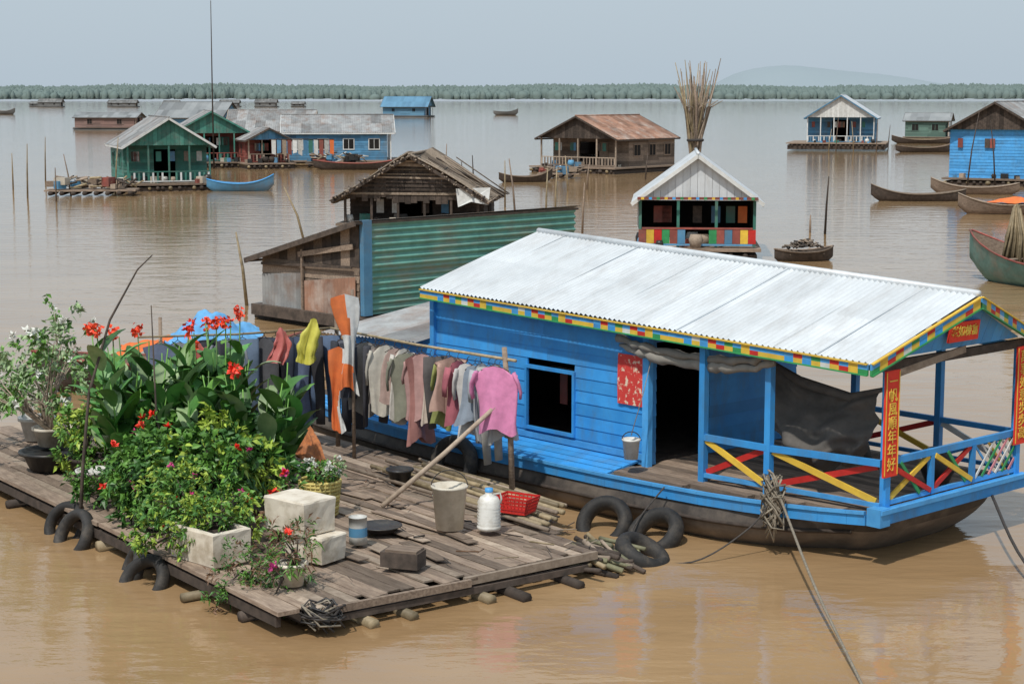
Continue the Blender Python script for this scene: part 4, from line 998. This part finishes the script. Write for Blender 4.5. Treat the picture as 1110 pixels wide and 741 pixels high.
def canna(base,nst,spread,hmin,hmax,seed,nflower,label):
    r=random.Random(seed);e=empty('canna_plant',label,'plant',base);ms=MB();ml=MB();fl=0
    for i in range(nst):
        a=r.uniform(0,6.28);q=r.uniform(0,spread);b=Vector((q*math.cos(a),q*math.sin(a),0));H=r.uniform(hmin,hmax)
        fw=fl<nflower and i%2==0
        if fw: H=hmax+r.uniform(-.1,.3)
        lean=Vector((math.cos(a),math.sin(a),0))*r.uniform(.05,.35)
        top=b+lean+Vector((0,0,H));ms.tube([b,b+lean*.4+Vector((0,0,H*.5)),top],[.02,.015,.009],leafm,5)
        for k in range(r.randint(7,9)):
            u=.12+.70*k/8;p=b.lerp(top,u);aa=k*2.4+r.uniform(-.5,.5)
            ml.blade(p,(math.cos(aa)*.6,math.sin(aa)*.6,1.0),r.uniform(.42,.74),r.uniform(.18,.31),r.choice([leafc,leafc,leafm,leafd,leafd,leafp]),6,r.uniform(.2,1.2),r.uniform(.2,.85))
        if fw:
            fl+=1;mf=MB();fm=r.choice([flred,flor])
            for k in range(34):
                mf.leaf(top+Vector((r.uniform(-.07,.07),r.uniform(-.07,.07),r.uniform(-.10,.07))),rdir(r,.3),rdir(r,.6),r.uniform(.05,.10),.075,fm,r.random(),droop=.2)
            mf.obj('flower',e)
    ms.obj('stem',e);ml.obj('leaf_blade',e);return e
canna(RW(-6.3,1.0,.7),16,.55,1.2,2.0,5,2,'tall canna lilies with broad leaves and red flowers')
canna(RW(-7.3,1.2,.5),14,.55,1.2,2.2,11,2,'tall canna lilies with broad leaves and red flowers')
canna(RW(-5.6,1.7,.65),18,.55,1.3,2.1,8,1,'leafy canna clump beside red flowers')
canna(RW(-6.5,2.4,.5),16,.6,1.4,2.4,21,3,'tall canna lilies with broad leaves and red flowers')
canna(RW(-7.6,1.9,.4),14,.5,1.1,2.2,23,2,'slender canna stems with few red flowers')
canna(RW(-5.0,2.2,.45),16,.5,1.3,2.0,27,1,'broad leaved canna clump near hanging cloth')
bush('flowering_shrub','mid green leafy shrub with red flowers in a tub',RW(-3.9,.8,.7),[((0,0,.42),(.52,.5,.45)),((.2,.1,.7),(.35,.35,.35)),((-.4,.2,.5),(.4,.4,.4)),((.2,-.45,.0),(.4,.3,.38))],2900,.145,[leafd,leafd,leafm,leafm,leafy],31,flred,12,fs=.08,wr=.5)
bush('flowering_shrub','dense green shrub dotted with red blooms',RW(-4.9,.6,.7),[((0,0,.35),(.5,.5,.5)),((-.4,0,.25),(.4,.4,.4)),((0,-.3,-.1),(.4,.3,.35))],2600,.135,[leafd,leafd,leafm,leafm],32,flred,16,fs=.08)
bush('flowering_shrub','low bushy plants spilling from a foam box',RW(-2.65,.3,.86),[((0,0,.12),(.55,.42,.28)),((-.5,.3,.28),(.45,.4,.38)),((.1,.5,.15),(.28,.25,.2)),((-.7,-.1,-.1),(.4,.3,.35))],3000,.085,[leafd,leafm,leafy,leafm],33,flred,5,fs=.055)
bush('flowering_shrub','yellow leaved croton above the green shrubs',RW(-4.3,1.6,.5),[((0,0,.85),(.35,.35,.4)),((-.4,.3,.95),(.35,.35,.4)),((.3,0,.6),(.35,.35,.35))],1300,.17,[leafm,leafd,leafy,leafy],34,flpink,4,wr=.38)
bush('flowering_shrub','green shrub filling the gap between cannas',RW(-5.8,.9,.5),[((0,0,.7),(.45,.45,.4))],1000,.14,[leafd,leafm,leafd,leafm],54,flred,5,fs=.07)
bush('flowering_shrub','small plant with white flowers in a woven basket',RW(-3.9,2.6,.9),[((0,0,.14),(.3,.3,.13))],500,.07,[leafd,leafm,leafp],35,flwhite,20,fs=.055)
bush('flowering_shrub','sparse pale shrub with white blossoms in a pot',RW(-9.3,.85,1.0),[((-.2,0,.8),(.65,.6,.55)),((.15,0,1.2),(.5,.5,.45)),((-.7,0,.5),(.5,.5,.4))],1000,.13,[leafp,leafm,leafp],36,flwhite,18,fs=.09,wr=.45,stem=woodl)
bush('flowering_shrub','pale green shrub with white blossoms in a pot',RW(-10.9,1.4,.8),[((0,0,.8),(.7,.7,.6)),((-.5,0,.5),(.6,.6,.5)),((.3,.2,1.5),(.5,.5,.5))],1200,.13,[leafp,leafm,leafp],37,flwhite,22,fs=.09,wr=.45,stem=woodl)
bush('potted_plant','small round green bush in a brown pot',RW(-8.0,.9,.75),[((0,0,.25),(.42,.4,.38)),((-.3,.2,.45),(.3,.3,.3))],1300,.11,[leafm,leafy,leafm],38)
bush('potted_plant','pale leafy bush between flower pots',RW(-8.8,1.7,.4),[((0,0,.6),(.5,.5,.45))],1000,.12,[leafm,leafp,leafy],48)
bush('potted_plant','dark leaved shrub behind the cannas',RW(-7.6,2.6,.4),[((0,0,.8),(.7,.7,.65))],1800,.14,[leafd,leafd,leafm],39)
bush('potted_plant','low green creeper hanging over a raft edge',RW(-6.2,.3,.45),[((0,0,.25),(.5,.25,.3)),((.6,0,.15),(.5,.25,.3))],1300,.1,[leafd,leafm,leafm],49,flred,4,fs=.06)
bush('potted_plant','dark leaved shrub under the hanging clothes',RW(-6.3,3.1,.4),[((0,0,.5),(.5,.45,.45))],1000,.13,[leafd,leafd,leafm],40)
bush('potted_plant','drooping dry reddish plant in a small pot',RW(-.95,.45,.65),[((0,0,.2),(.3,.3,.35)),((-.25,-.2,-.1),(.25,.25,.3))],1000,.11,[leafw,leafm,leafw,leafd],41,flred,3,wr=.2)
bush('potted_plant','trailing green plant over a raft edge',RW(-1.5,.15,.45),[((0,0,.1),(.4,.25,.3)),((-.1,-.25,-.15),(.3,.2,.2))],1000,.09,[leafm,leafd,leafw],42,wr=.25)
bush('potted_plant','reddish leaved plant beside a foam box',RW(-2.9,1.5,.45),[((0,0,.35),(.3,.3,.35))],700,.1,[leafw,leafm],43,flred,3,wr=.4)
m=MB();q0=RW(-5.9,-.15,.2);m.tube([q0,q0+Vector((.05,.1,.9)),q0+Vector((.12,.3,1.9)),q0+Vector((.38,.6,2.9)),q0+Vector((.75,.8,3.6)),q0+Vector((.95,.9,3.8))],[.028,.026,.022,.018,.012,.008],wooddk,6)
m.obj('bent_pole',label='tall thin bent stick rising at a raft edge',cat='pole')
m=MB();q0=RW(-5.6,1.2,.4);m.tube([q0,q0+Vector((-.25,0,1.3)),q0+Vector((-.3,.1,2.9))],[.02,.016,.008],wooddk,6)
m.obj('bent_pole',label='thin upright stick among the cannas',cat='pole')
# ------------------------------------------------------------ light, world, camera
w=bpy.data.worlds.new('World');sc.world=w;w.use_nodes=True;nt=w.node_tree;N=nt.nodes;bg=N['Background']
sky=N.new('ShaderNodeTexSky');sky.sky_type='NISHITA';sky.sun_disc=False;sky.sun_elevation=D(58);sky.sun_rotation=D(205)
sky.air_density=1.2;sky.dust_density=3.0
mx=N.new('ShaderNodeMix');mx.data_type='RGBA';mx.inputs['Factor'].default_value=.82
mx.inputs['B'].default_value=(5.35,6.4,7.35,1)
nt.links.new(sky.outputs[0],mx.inputs['A']);nt.links.new(mx.outputs['Result'],bg.inputs['Color']);bg.inputs['Strength'].default_value=.1
sl=bpy.data.lights.new('sun','SUN');sl.energy=3.2;sl.angle=D(1.5);sl.color=(1,.95,.87)
so=bpy.data.objects.new('sun',sl);COL.objects.link(so)
az=D(205);el=D(58)
dv=Vector((math.sin(az)*math.cos(el),math.cos(az)*math.cos(el),math.sin(el)))
so.rotation_euler=dv.to_track_quat('Z','Y').to_euler();so.location=(0,0,30)
cam=bpy.data.cameras.new('camera');co=bpy.data.objects.new('camera',cam);COL.objects.link(co)
cam.sensor_width=36;cam.lens=1900/1110*36;cam.clip_end=20000;cam.clip_start=.1
co.location=(0,0,6.2);co.rotation_euler=(pi/2-math.atan(266.5/1900),0,0)
sc.camera=co
sc.view_settings.view_transform='Standard';sc.view_settings.look='None';sc.view_settings.exposure=0
